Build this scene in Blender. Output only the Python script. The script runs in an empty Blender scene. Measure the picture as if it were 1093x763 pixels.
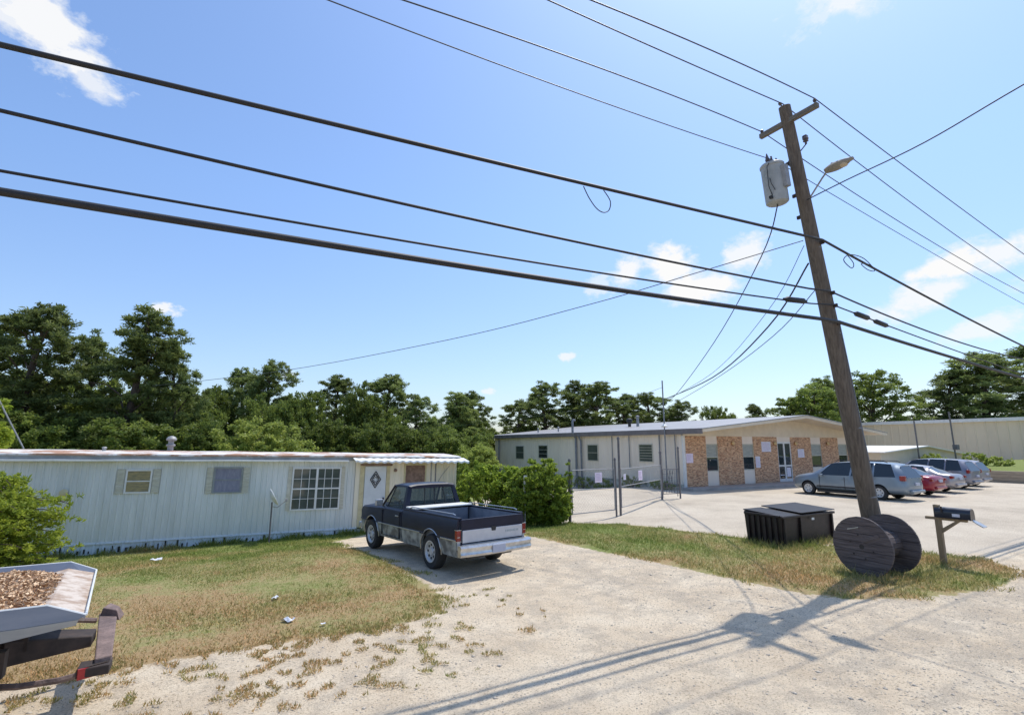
import bpy, bmesh, math, random
import numpy as np
from mathutils import Vector, Matrix, noise
random.seed(7)
R = math.radians
PI = math.pi
scene = bpy.context.scene
col = scene.collection

# ------------------------------------------------------------------ materials
def nodes_of(name):
    m = bpy.data.materials.new(name); m.use_nodes = True
    nt = m.node_tree; nt.nodes.clear()
    return m, nt, nt.nodes, nt.links

def lin(c):  # colour values are given linear
    return (c[0], c[1], c[2], 1.0)

def mat(name, c1, c2=None, scale=3.0, rough=0.6, metal=0.0, bump=0.0, bscale=30.0, lo=0.35, hi=0.65, coat=0.0, spec=0.5, stretch=None, detail=6):
    m, nt, N, L = nodes_of(name)
    out = N.new('ShaderNodeOutputMaterial'); b = N.new('ShaderNodeBsdfPrincipled')
    L.new(b.outputs[0], out.inputs[0])
    b.inputs['Roughness'].default_value = rough; b.inputs['Metallic'].default_value = metal
    b.inputs['Coat Weight'].default_value = coat; b.inputs['Specular IOR Level'].default_value = spec
    tc = N.new('ShaderNodeTexCoord'); src = tc.outputs['Object']
    if stretch:
        mp = N.new('ShaderNodeMapping'); mp.inputs['Scale'].default_value = stretch
        L.new(src, mp.inputs[0]); src = mp.outputs[0]
    if c2 is None: c2 = tuple(k * 0.8 for k in c1)
    n = N.new('ShaderNodeTexNoise'); n.inputs['Scale'].default_value = scale; n.inputs['Detail'].default_value = detail
    n.inputs['Roughness'].default_value = 0.65
    L.new(src, n.inputs['Vector'])
    r = N.new('ShaderNodeValToRGB'); r.color_ramp.elements[0].position = lo; r.color_ramp.elements[1].position = hi
    r.color_ramp.elements[0].color = lin(c1); r.color_ramp.elements[1].color = lin(c2)
    L.new(n.outputs[0], r.inputs[0]); L.new(r.outputs[0], b.inputs['Base Color'])
    if bump:
        n2 = N.new('ShaderNodeTexNoise'); n2.inputs['Scale'].default_value = bscale; n2.inputs['Detail'].default_value = 5
        L.new(src, n2.inputs['Vector'])
        bp = N.new('ShaderNodeBump'); bp.inputs['Strength'].default_value = bump; bp.inputs['Distance'].default_value = 0.02
        L.new(n2.outputs[0], bp.inputs['Height']); L.new(bp.outputs[0], b.inputs['Normal'])
    return m

def glass_mat(name, tint=(0.03, 0.035, 0.04), see=0.0, rough=0.03):
    m, nt, N, L = nodes_of(name)
    out = N.new('ShaderNodeOutputMaterial')
    b = N.new('ShaderNodeBsdfPrincipled'); b.inputs['Base Color'].default_value = lin(tint)
    b.inputs['Roughness'].default_value = rough; b.inputs['Specular IOR Level'].default_value = 0.8
    if see > 0:
        t = N.new('ShaderNodeBsdfTransparent'); t.inputs[0].default_value = (0.85, 0.9, 0.9, 1)
        mx = N.new('ShaderNodeMixShader'); mx.inputs[0].default_value = see
        L.new(b.outputs[0], mx.inputs[1]); L.new(t.outputs[0], mx.inputs[2]); L.new(mx.outputs[0], out.inputs[0])
    else:
        n = N.new('ShaderNodeTexNoise'); n.inputs['Scale'].default_value = 1.3
        tc = N.new('ShaderNodeTexCoord'); L.new(tc.outputs['Object'], n.inputs['Vector'])
        r = N.new('ShaderNodeValToRGB'); r.color_ramp.elements[0].color = lin(tint)
        r.color_ramp.elements[1].color = lin(tuple(k * 2.2 for k in tint)); L.new(n.outputs[0], r.inputs[0])
        L.new(r.outputs[0], b.inputs['Base Color']); L.new(b.outputs[0], out.inputs[0])
    return m

def leaf_mat(name, dark, light, dry=None, trans=0.35):
    m, nt, N, L = nodes_of(name)
    out = N.new('ShaderNodeOutputMaterial')
    a = N.new('ShaderNodeAttribute'); a.attribute_name = 'v'
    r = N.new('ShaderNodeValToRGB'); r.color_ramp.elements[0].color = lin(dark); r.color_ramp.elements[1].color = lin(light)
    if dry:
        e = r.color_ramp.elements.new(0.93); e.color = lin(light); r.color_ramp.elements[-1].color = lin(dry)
    L.new(a.outputs['Fac'], r.inputs[0])
    oi = N.new('ShaderNodeObjectInfo'); hs = N.new('ShaderNodeHueSaturation')
    mr = N.new('ShaderNodeMapRange'); mr.inputs[3].default_value = 0.75; mr.inputs[4].default_value = 1.3
    L.new(oi.outputs['Random'], mr.inputs[0]); L.new(mr.outputs[0], hs.inputs['Value']); L.new(r.outputs[0], hs.inputs['Color'])
    d = N.new('ShaderNodeBsdfPrincipled'); d.inputs['Roughness'].default_value = 0.55; d.inputs['Specular IOR Level'].default_value = 0.35
    t = N.new('ShaderNodeBsdfTranslucent')
    mx = N.new('ShaderNodeMixShader'); mx.inputs[0].default_value = trans
    L.new(hs.outputs[0], d.inputs['Base Color']); L.new(hs.outputs[0], t.inputs[0])
    L.new(d.outputs[0], mx.inputs[1]); L.new(t.outputs[0], mx.inputs[2]); L.new(mx.outputs[0], out.inputs[0])
    return m

def grass_color(N, L, pos):
    """green / straw patches from world position, shared by the turf and the blades"""
    n1 = N.new('ShaderNodeTexNoise'); n1.inputs['Scale'].default_value = 0.55; n1.inputs['Detail'].default_value = 5; n1.inputs['Roughness'].default_value = 0.6
    L.new(pos, n1.inputs['Vector'])
    sx = N.new('ShaderNodeSeparateXYZ'); L.new(pos, sx.inputs[0])
    ad = N.new('ShaderNodeMath'); ad.operation = 'MULTIPLY_ADD'; ad.inputs[1].default_value = 0.026; ad.inputs[2].default_value = -0.33
    L.new(sx.outputs[1], ad.inputs[0])
    ax_ = N.new('ShaderNodeMath'); ax_.operation = 'MULTIPLY_ADD'; ax_.inputs[1].default_value = 0.012; L.new(sx.outputs[0], ax_.inputs[0]); L.new(ad.outputs[0], ax_.inputs[2])
    nf = N.new('ShaderNodeTexNoise'); nf.inputs['Scale'].default_value = 9; nf.inputs['Detail'].default_value = 4; L.new(pos, nf.inputs['Vector'])
    af = N.new('ShaderNodeMath'); af.operation = 'MULTIPLY_ADD'; af.inputs[1].default_value = 0.45; L.new(nf.outputs[0], af.inputs[0]); L.new(ax_.outputs[0], af.inputs[2])
    as_ = N.new('ShaderNodeMath'); as_.operation = 'SUBTRACT'; as_.inputs[1].default_value = 0.225; L.new(af.outputs[0], as_.inputs[0])
    sm = N.new('ShaderNodeMath'); sm.operation = 'ADD'; L.new(n1.outputs[0], sm.inputs[0]); L.new(as_.outputs[0], sm.inputs[1])
    r = N.new('ShaderNodeValToRGB'); e = r.color_ramp.elements
    e[0].position = 0.34; e[0].color = (0.44, 0.31, 0.165, 1)
    e[1].position = 0.68; e[1].color = (0.235, 0.275, 0.085, 1)
    k = e.new(0.48); k.color = (0.385, 0.335, 0.155, 1)
    L.new(sm.outputs[0], r.inputs[0])
    return r.outputs[0]

def ground_mat():
    m, nt, N, L = nodes_of('ground_soil')
    out = N.new('ShaderNodeOutputMaterial'); b = N.new('ShaderNodeBsdfPrincipled'); L.new(b.outputs[0], out.inputs[0])
    b.inputs['Roughness'].default_value = 0.95; b.inputs['Specular IOR Level'].default_value = 0.15
    g = N.new('ShaderNodeNewGeometry'); pos = g.outputs['Position']
    def noi(s, d=6, ro=0.6, w=0):
        n = N.new('ShaderNodeTexNoise'); n.inputs['Scale'].default_value = s; n.inputs['Detail'].default_value = d
        n.inputs['Roughness'].default_value = ro; n.inputs['Distortion'].default_value = w
        L.new(pos, n.inputs['Vector']); return n.outputs[0]
    def ramp(f, *st):
        r = N.new('ShaderNodeValToRGB'); e = r.color_ramp.elements
        e[0].position, e[0].color = st[0][0], lin(st[0][1]); e[1].position, e[1].color = st[-1][0], lin(st[-1][1])
        for p, c in st[1:-1]: k = e.new(p); k.color = lin(c)
        L.new(f, r.inputs[0]); return r.outputs[0]
    def mix(f, a, c, mode='MIX'):
        x = N.new('ShaderNodeMix'); x.data_type = 'RGBA'; x.blend_type = mode
        if isinstance(f, float): x.inputs[0].default_value = f
        else: L.new(f, x.inputs[0])
        L.new(a, x.inputs[6]); L.new(c, x.inputs[7]); return x.outputs[2]
    def math_(op, a, c):
        x = N.new('ShaderNodeMath'); x.operation = op
        for i, k in enumerate((a, c)):
            if isinstance(k, (int, float)): x.inputs[i].default_value = k
            else: L.new(k, x.inputs[i])
        return x.outputs[0]
    # sandy gravel
    sand = ramp(noi(0.9, 8, 0.7), (0.3, (0.57, 0.455, 0.32)), (0.5, (0.68, 0.56, 0.405)), (0.7, (0.76, 0.65, 0.49)))
    grit = ramp(noi(38, 4, 0.8), (0.36, (0.45, 0.42, 0.39)), (0.47, (1, 1, 1)), (1.0, (1.12, 1.12, 1.12)))
    sand = mix(1.0, sand, grit, 'MULTIPLY')
    # grey stone patches
    stone = ramp(noi(60, 3, 0.8), (0.3, (0.10, 0.09, 0.085)), (0.5, (0.40, 0.34, 0.265)), (0.7, (0.70, 0.60, 0.46)))
    ag = N.new('ShaderNodeAttribute'); ag.attribute_name = 'grey'
    ng = math_('ADD', noi(2.1, 10, 0.8, 0.3), ag.outputs['Fac'])
    pm = ramp(ng, (0.47, (0, 0, 0)), (0.60, (1, 1, 1)))
    sand = mix(math_('MULTIPLY', pm, 0.6), sand, stone)
    # worn lot paving
    lot = ramp(noi(0.35, 9, 0.7), (0.32, (0.47, 0.40, 0.31)), (0.5, (0.60, 0.515, 0.40)), (0.7, (0.68, 0.595, 0.47)))
    lot = mix(1.0, lot, ramp(noi(22, 4, 0.8), (0.35, (0.75, 0.75, 0.75)), (0.55, (1, 1, 1)), (1.0, (1.05, 1.05, 1.05))), 'MULTIPLY')
    al = N.new('ShaderNodeAttribute'); al.attribute_name = 'lot'
    lm = ramp(math_('ADD', al.outputs['Fac'], math_('MULTIPLY', math_('SUBTRACT', noi(3, 6), 0.5), 0.8)), (0.45, (0, 0, 0)), (0.6, (1, 1, 1)))
    base = mix(lm, sand, lot)
    # turf
    turf = grass_color(N, L, pos)
    turf = mix(1.0, turf, ramp(noi(30, 5, 0.8), (0.3, (0.55, 0.5, 0.42)), (0.55, (1.0, 1.0, 1.0)), (1.0, (1.25, 1.2, 1.1))), 'MULTIPLY')
    aa = N.new('ShaderNodeAttribute'); aa.attribute_name = 'grass'
    gm = ramp(math_('ADD', aa.outputs['Fac'], math_('MULTIPLY', math_('SUBTRACT', noi(5, 8, 0.75), 0.5), 1.1)), (0.44, (0, 0, 0)), (0.56, (1, 1, 1)))
    base = mix(gm, base, turf)
    L.new(base, b.inputs['Base Color'])
    bp = N.new('ShaderNodeBump'); bp.inputs['Strength'].default_value = 0.7; bp.inputs['Distance'].default_value = 0.035
    h = math_('ADD', noi(45, 5, 0.8), math_('MULTIPLY', noi(4, 8, 0.7), 1.2)); L.new(h, bp.inputs['Height']); L.new(bp.outputs[0], b.inputs['Normal'])
    return m

def blade_mat():
    m, nt, N, L = nodes_of('grass_blade')
    out = N.new('ShaderNodeOutputMaterial')
    g = N.new('ShaderNodeNewGeometry'); c = grass_color(N, L, g.outputs['Position'])
    a = N.new('ShaderNodeAttribute'); a.attribute_name = 'v'
    r = N.new('ShaderNodeValToRGB'); e = r.color_ramp.elements
    e[0].color = (0.5, 0.65, 0.4, 1); e[1].color = (1.8, 1.6, 1.5, 1); k = e.new(0.5); k.color = (1, 1.05, 0.9, 1)
    L.new(a.outputs['Fac'], r.inputs[0])
    x = N.new('ShaderNodeMix'); x.data_type = 'RGBA'; x.blend_type = 'MULTIPLY'; x.inputs[0].default_value = 1
    L.new(c, x.inputs[6]); L.new(r.outputs[0], x.inputs[7])
    d = N.new('ShaderNodeBsdfDiffuse'); t = N.new('ShaderNodeBsdfTranslucent'); mx = N.new('ShaderNodeMixShader'); mx.inputs[0].default_value = 0.4
    L.new(x.outputs[2], d.inputs[0]); L.new(x.outputs[2], t.inputs[0]); L.new(d.outputs[0], mx.inputs[1]); L.new(t.outputs[0], mx.inputs[2]); L.new(mx.outputs[0], out.inputs[0])
    return m

def brick_mat():
    m, nt, N, L = nodes_of('brickwork')
    out = N.new('ShaderNodeOutputMaterial'); b = N.new('ShaderNodeBsdfPrincipled'); L.new(b.outputs[0], out.inputs[0]); b.inputs['Roughness'].default_value = 0.9
    g = N.new('ShaderNodeNewGeometry'); s = N.new('ShaderNodeSeparateXYZ'); c = N.new('ShaderNodeCombineXYZ')
    L.new(g.outputs['Position'], s.inputs[0]); L.new(s.outputs[0], c.inputs[0]); L.new(s.outputs[2], c.inputs[1])
    def bt(c1, c2, mo, bias):
        t = N.new('ShaderNodeTexBrick'); t.inputs['Scale'].default_value = 1.0
        t.inputs['Brick Width'].default_value = 0.215; t.inputs['Row Height'].default_value = 0.075; t.inputs['Mortar Size'].default_value = 0.008
        t.inputs['Color1'].default_value = lin(c1); t.inputs['Color2'].default_value = lin(c2); t.inputs['Mortar'].default_value = lin(mo); t.inputs['Bias'].default_value = bias
        L.new(c.outputs[0], t.inputs[0]); return t
    t1 = bt((0.42, 0.205, 0.105), (0.70, 0.45, 0.265), (0.56, 0.44, 0.32), 0.0)
    n = N.new('ShaderNodeTexNoise'); n.inputs['Scale'].default_value = 7; n.inputs['Detail'].default_value = 3
    mp = N.new('ShaderNodeMapping'); mp.inputs['Scale'].default_value = (0.8, 2.4, 1); L.new(c.outputs[0], mp.inputs[0]); L.new(mp.outputs[0], n.inputs['Vector'])
    r = N.new('ShaderNodeValToRGB'); r.color_ramp.elements[0].position = 0.36; r.color_ramp.elements[0].color = (0.42, 0.36, 0.36, 1)
    r.color_ramp.elements[1].position = 0.5; r.color_ramp.elements[1].color = (1.1, 1.05, 1.0, 1); L.new(n.outputs[0], r.inputs[0])
    x = N.new('ShaderNodeMix'); x.data_type = 'RGBA'; x.blend_type = 'MULTIPLY'; x.inputs[0].default_value = 0.9
    L.new(t1.outputs[0], x.inputs[6]); L.new(r.outputs[0], x.inputs[7]); L.new(x.outputs[2], b.inputs['Base Color'])
    bp = N.new('ShaderNodeBump'); bp.inputs['Strength'].default_value = 0.4; bp.inputs['Distance'].default_value = 0.01; bp.invert = True
    L.new(t1.outputs['Fac'], bp.inputs['Height']); L.new(bp.outputs[0], b.inputs['Normal'])
    return m

def paint_two_tone():
    """navy over silver blotched with painted reflections, split by height on the truck's own body"""
    m, nt, N, L = nodes_of('truck_paint')
    out = N.new('ShaderNodeOutputMaterial'); b = N.new('ShaderNodeBsdfPrincipled'); L.new(b.outputs[0], out.inputs[0])
    b.inputs['Roughness'].default_value = 0.42; b.inputs['Specular IOR Level'].default_value = 0.35; b.inputs['Coat Weight'].default_value = 0.12
    b.inputs['Coat Roughness'].default_value = 0.15
    tc = N.new('ShaderNodeTexCoord'); s = N.new('ShaderNodeSeparateXYZ'); L.new(tc.outputs['Object'], s.inputs[0])
    gt = N.new('ShaderNodeMath'); gt.operation = 'GREATER_THAN'; gt.inputs[1].default_value = 0.66; L.new(s.outputs[2], gt.inputs[0])
    def noi(sc):
        n = N.new('ShaderNodeTexNoise'); n.inputs['Scale'].default_value = sc; n.inputs['Detail'].default_value = 6; L.new(tc.outputs['Object'], n.inputs['Vector']); return n.outputs[0]
    r1 = N.new('ShaderNodeValToRGB'); L.new(noi(2.5), r1.inputs[0])
    r1.color_ramp.elements[0].position = .4; r1.color_ramp.elements[0].color = (0.004, 0.005, 0.020, 1)
    r1.color_ramp.elements[1].position = .7; r1.color_ramp.elements[1].color = (0.010, 0.011, 0.030, 1)
    r2 = N.new('ShaderNodeValToRGB'); L.new(noi(5), r2.inputs[0])  # dark blotches in the silver stand for reflections, put into the colour
    r2.color_ramp.elements[0].position = .40; r2.color_ramp.elements[0].color = (0.10, 0.11, 0.12, 1)
    r2.color_ramp.elements[1].position = .6; r2.color_ramp.elements[1].color = (0.34, 0.37, 0.36, 1)
    x = N.new('ShaderNodeMix'); x.data_type = 'RGBA'; L.new(gt.outputs[0], x.inputs[0]); L.new(r2.outputs[0], x.inputs[6]); L.new(r1.outputs[0], x.inputs[7])
    L.new(x.outputs[2], b.inputs['Base Color'])
    return m

M = {}
M['ground'] = ground_mat(); M['blade'] = blade_mat(); M['brick'] = brick_mat(); M['truck'] = paint_two_tone()
M['asphalt'] = mat('asphalt', (0.045, 0.045, 0.047), (0.075, 0.073, 0.07), 4, 0.9, bump=0.5, bscale=90)
M['siding'] = mat('trailer_siding', (0.73, 0.75, 0.72), (0.57, 0.595, 0.56), 1.6, 0.5, stretch=(1.8, 1, 0.22), lo=.38, hi=.72)
M['siding_cream'] = mat('cream_siding', (0.82, 0.76, 0.60), (0.68, 0.63, 0.49), 1.5, 0.5, stretch=(1.6, 1, 0.4))
M['skirt'] = mat('skirting_metal', (0.72, 0.78, 0.84), (0.42, 0.48, 0.53), 5, 0.5, stretch=(3, 1, 0.6), lo=.55, hi=.7)
M['roofwhite'] = mat('rusty_white_roof', (0.72, 0.70, 0.66), (0.40, 0.22, 0.13), 1.1, 0.7, stretch=(0.9, 1.5, 1), lo=.47, hi=.56, bump=.2)
M['gutter'] = mat('white_trim', (0.84, 0.84, 0.80), (0.6, 0.59, 0.5), 2.5, 0.5, lo=.5, hi=.75)
M['fasciagrey'] = mat('grey_fascia', (0.22, 0.24, 0.24), (0.34, 0.36, 0.36), 3, 0.7)
M['shutter'] = mat('shutter_paint', (0.62, 0.60, 0.50), (0.46, 0.44, 0.34), 6, 0.7, stretch=(1, 1, 4))
M['white'] = mat('white_paint', (0.78, 0.78, 0.76), (0.66, 0.66, 0.62), 4, 0.5)
M['doorwhite'] = mat('door_paint', (0.66, 0.70, 0.72), (0.55, 0.6, 0.62), 2, 0.5)
M['yellowtrim'] = mat('yellowed_trim', (0.62, 0.56, 0.34), (0.48, 0.42, 0.25), 5, 0.6)
M['black'] = mat('black_paint', (0.018, 0.018, 0.02), (0.03, 0.03, 0.032), 5, 0.5)
M['rubber'] = mat('tyre_rubber', (0.020, 0.020, 0.021), (0.035, 0.034, 0.032), 8, 0.85)
M['brownpanel'] = mat('brown_curtain', (0.30, 0.20, 0.15), (0.14, 0.09, 0.07), 7, 0.8)
M['tancurtain'] = mat('tan_blind', (0.42, 0.33, 0.16), (0.22, 0.20, 0.12), 6, 0.8, stretch=(1, 1, 4))
M['lilac'] = mat('lilac_curtain', (0.29, 0.29, 0.36), (0.20, 0.20, 0.27), 5, 0.7, stretch=(3, 1, 1))
M['glassdark'] = glass_mat('dark_glass', (0.018, 0.024, 0.024))
M['glasspane'] = glass_mat('window_glass', (0.05, 0.06, 0.05), 0, 0.06)
M['glasscar'] = glass_mat('car_glass', (0.012, 0.016, 0.018), 0, 0.04)
M['glassclear'] = glass_mat('clear_glass', (0.02, 0.03, 0.03), 0.72)
M['galv'] = mat('galvanised_steel', (0.36, 0.36, 0.36), (0.25, 0.25, 0.25), 6, 0.6, 0.3)
M['rimmetal'] = mat('steel_rim', (0.62, 0.63, 0.64), (0.48, 0.49, 0.5), 6, 0.4, 0.35)
M['conduit'] = mat('grey_conduit', (0.25, 0.27, 0.30), (0.17, 0.18, 0.2), 6, 0.6, 0.2)
M['postgrey'] = mat('weathered_post', (0.13, 0.12, 0.125), (0.2, 0.19, 0.19), 8, 0.7, 0.2)
M['cream_metal'] = mat('cream_metal_wall', (0.86, 0.76, 0.64), (0.76, 0.665, 0.55), 0.9, 0.6, stretch=(1, 1.4, 0.3))
M['found'] = mat('mildewed_footing', (0.66, 0.62, 0.54), (0.17, 0.19, 0.12), 1.6, 0.9, lo=.42, hi=.68)
M['fascia_brown'] = mat('grey_gutter', (0.145, 0.13, 0.13), (0.2, 0.18, 0.18), 2, 0.6)
M['roofmetal'] = mat('pale_metal_roof', (0.40, 0.375, 0.35), (0.30, 0.285, 0.27), 1.0, 0.45, 0.2, stretch=(0.4, 2, 1), spec=.3)
M['gable'] = mat('tan_gable', (0.76, 0.66, 0.50), (0.66, 0.57, 0.43), 1.5, 0.8)
M['palepanel'] = mat('pale_window_blind', (0.26, 0.28, 0.25), (0.42, 0.43, 0.38), 3, 0.4, stretch=(1, 1, 5))
M['conc'] = mat('concrete_walk', (0.34, 0.31, 0.28), (0.42, 0.39, 0.36), 2, 0.9, bump=.2)
M['poster'] = mat('faded_pink_notice', (0.86, 0.74, 0.84), (0.74, 0.62, 0.74), 14, 0.7, lo=.4, hi=.7)
M['posterw'] = mat('faded_white_notice', (0.80, 0.80, 0.86), (0.6, 0.58, 0.66), 14, 0.7, lo=.4, hi=.7)
M['print'] = mat('faded_print', (0.50, 0.40, 0.56), (0.62, 0.5, 0.66), 30, 0.7)
M['brass'] = mat('brass_lamp', (0.72, 0.5, 0.25), (0.5, 0.34, 0.15), 5, 0.4, 0.4)
M['polewood'] = mat('pole_wood', (0.095, 0.075, 0.058), (0.185, 0.150, 0.115), 3, 0.9, stretch=(9, 9, 0.5), bump=.6, bscale=16)
M['armwood'] = mat('crossarm_wood', (0.13, 0.115, 0.095), (0.21, 0.19, 0.16), 4, 0.9, stretch=(8, 1, 8), bump=.3)
M['transf'] = mat('transformer_grey', (0.38, 0.40, 0.40), (0.28, 0.30, 0.30), 3, 0.55)
M['porcelain'] = mat('brown_porcelain', (0.09, 0.07, 0.075), (0.12, 0.1, 0.1), 5, 0.3)
M['lamphead'] = mat('lamp_head_metal', (0.30, 0.28, 0.24), (0.22, 0.21, 0.18), 2, 0.7, 0.0)
M['lens'] = mat('amber_lens', (0.55, 0.48, 0.36), (0.45, 0.38, 0.28), 4, 0.25)
M['cable'] = mat('black_cable', (0.014, 0.014, 0.016), (0.024, 0.024, 0.026), 3, 0.6)
M['wire'] = mat('bare_wire', (0.05, 0.055, 0.07), (0.08, 0.085, 0.1), 3, 0.5, 0.3)
M['spoolwood'] = mat('weathered_spool_wood', (0.078, 0.062, 0.060), (0.175, 0.145, 0.138), 3, 0.9, stretch=(1, 0.7, 9), bump=.7, bscale=14)
M['mailwood'] = mat('mailbox_post_wood', (0.26, 0.19, 0.12), (0.36, 0.27, 0.17), 3, 0.85, stretch=(8, 8, 1), bump=.3)
M['mailblack'] = mat('mailbox_black', (0.012, 0.014, 0.022), (0.022, 0.024, 0.035), 6, 0.3, coat=.4)
M['dump'] = mat('dumpster_black', (0.010, 0.008, 0.008), (0.030, 0.018, 0.018), 4, 0.5, bump=.2)
M['dumplid'] = mat('dumpster_lid', (0.012, 0.011, 0.012), (0.022, 0.020, 0.022), 4, 0.55, spec=.3)
M['chrome'] = mat('dull_chrome', (0.62, 0.63, 0.64), (0.46, 0.46, 0.46), 9, 0.28, 0.75)
M['silverpanel'] = mat('silver_panel', (0.60, 0.61, 0.64), (0.52, 0.53, 0.57), 5, 0.35, 0.35)
M['badge'] = mat('faded_badge', (0.30, 0.36, 0.36), (0.38, 0.42, 0.42), 12, 0.5)
M['navy'] = mat('navy_paint', (0.003, 0.005, 0.020), (0.006, 0.008, 0.030), 3, 0.42, coat=.12, spec=.35)
M['bedgrey'] = mat('bed_grey', (0.16, 0.18, 0.22), (0.24, 0.26, 0.3), 4, 0.6)
M['bedfloor'] = mat('bed_floor', (0.10, 0.085, 0.07), (0.16, 0.13, 0.1), 4, 0.8)
M['tail'] = mat('tail_lamp_red', (0.30, 0.015, 0.012), (0.2, 0.01, 0.01), 6, 0.25, coat=.5)
M['amber'] = mat('amber_lamp', (0.6, 0.2, 0.03), (0.5, 0.15, 0.02), 6, 0.3)
M['plate'] = mat('blank_plate', (0.42, 0.45, 0.55), (0.5, 0.52, 0.6), 6, 0.5)
M['seat'] = mat('dark_seat', (0.03, 0.032, 0.04), (0.05, 0.05, 0.06), 8, 0.9)
M['paint_blue'] = mat('silver_blue_paint', (0.20, 0.25, 0.30), (0.235, 0.285, 0.335), 2, 0.34, 0.35, coat=.4)
M['paint_red'] = mat('dark_red_paint', (0.28, 0.012, 0.03), (0.32, 0.015, 0.035), 2, 0.28, 0.1, coat=.5)
M['paint_silver'] = mat('silver_paint', (0.34, 0.32, 0.33), (0.38, 0.36, 0.37), 2, 0.32, 0.35, coat=.5)
M['paint_grey'] = mat('grey_lilac_paint', (0.22, 0.22, 0.26), (0.25, 0.25, 0.29), 2, 0.32, 0.35, coat=.5)
M['traygrey'] = mat('blue_grey_steel', (0.20, 0.235, 0.30), (0.27, 0.30, 0.36), 2.5, 0.5, 0.1, stretch=(.5, 1, 3))
M['traylight'] = mat('pale_grey_steel', (0.36, 0.39, 0.43), (0.28, 0.31, 0.35), 2.5, 0.5, 0.1, stretch=(.5, 1, 3))
M['traydust'] = mat('dusty_tray_floor', (0.58, 0.50, 0.42), (0.36, 0.26, 0.19), 7, 0.9, lo=.42, hi=.6)
M['chips'] = mat('wood_chips_bed', (0.42, 0.25, 0.13), (0.20, 0.11, 0.06), 14, 0.95, bump=.8, bscale=40)
M['rust'] = mat('rusty_steel', (0.145, 0.105, 0.095), (0.28, 0.20, 0.175), 7, 0.85, 0.2, bump=.4)
M['darkrust'] = mat('dark_rusty_steel', (0.028, 0.022, 0.020), (0.07, 0.05, 0.042), 6, 0.8, 0.1)
M['reflector'] = mat('red_reflector', (0.50, 0.03, 0.03), (0.36, 0.02, 0.02), 9, 0.35)
M['paper'] = mat('white_litter', (0.8, 0.8, 0.82), (0.6, 0.62, 0.66), 20, 0.8)
M['bark'] = mat('pine_bark', (0.06, 0.045, 0.036), (0.12, 0.09, 0.07), 4, 0.95, stretch=(3, 3, 0.5), bump=.5)
M['stonegrey'] = mat('loose_stone', (0.36, 0.32, 0.27), (0.66, 0.57, 0.45), 40, 0.95)
M['pine'] = leaf_mat('pine_needles', (0.068, 0.115, 0.036), (0.30, 0.345, 0.10), trans=.5)
M['broad'] = leaf_mat('broad_leaves', (0.07, 0.12, 0.026), (0.32, 0.38, 0.08), trans=.5)
M['light'] = leaf_mat('bright_leaves', (0.16, 0.22, 0.04), (0.42, 0.46, 0.11), trans=.5)
M['mimosa'] = leaf_mat('feathery_leaves', (0.18, 0.28, 0.03), (0.62, 0.68, 0.09), trans=.58)
M['hedge'] = leaf_mat('vine_leaves', (0.10, 0.18, 0.02), (0.46, 0.56, 0.08), trans=.52)
M['warehouse'] = mat('beige_warehouse_wall', (0.74, 0.63, 0.45), (0.65, 0.555, 0.40), 0.5, 0.8, stretch=(1, 1, 0.3))
M['shedwall'] = mat('cream_shed_wall', (0.62, 0.57, 0.47), (0.54, 0.5, 0.41), 1, 0.8)
M['shedroof'] = mat('white_shed_roof', (0.78, 0.76, 0.70), (0.68, 0.66, 0.6), 1, 0.6)
M['retwall'] = mat('tan_block_wall', (0.42, 0.34, 0.25), (0.32, 0.26, 0.19), 2, 0.9, stretch=(1, 1, 5))

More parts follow.
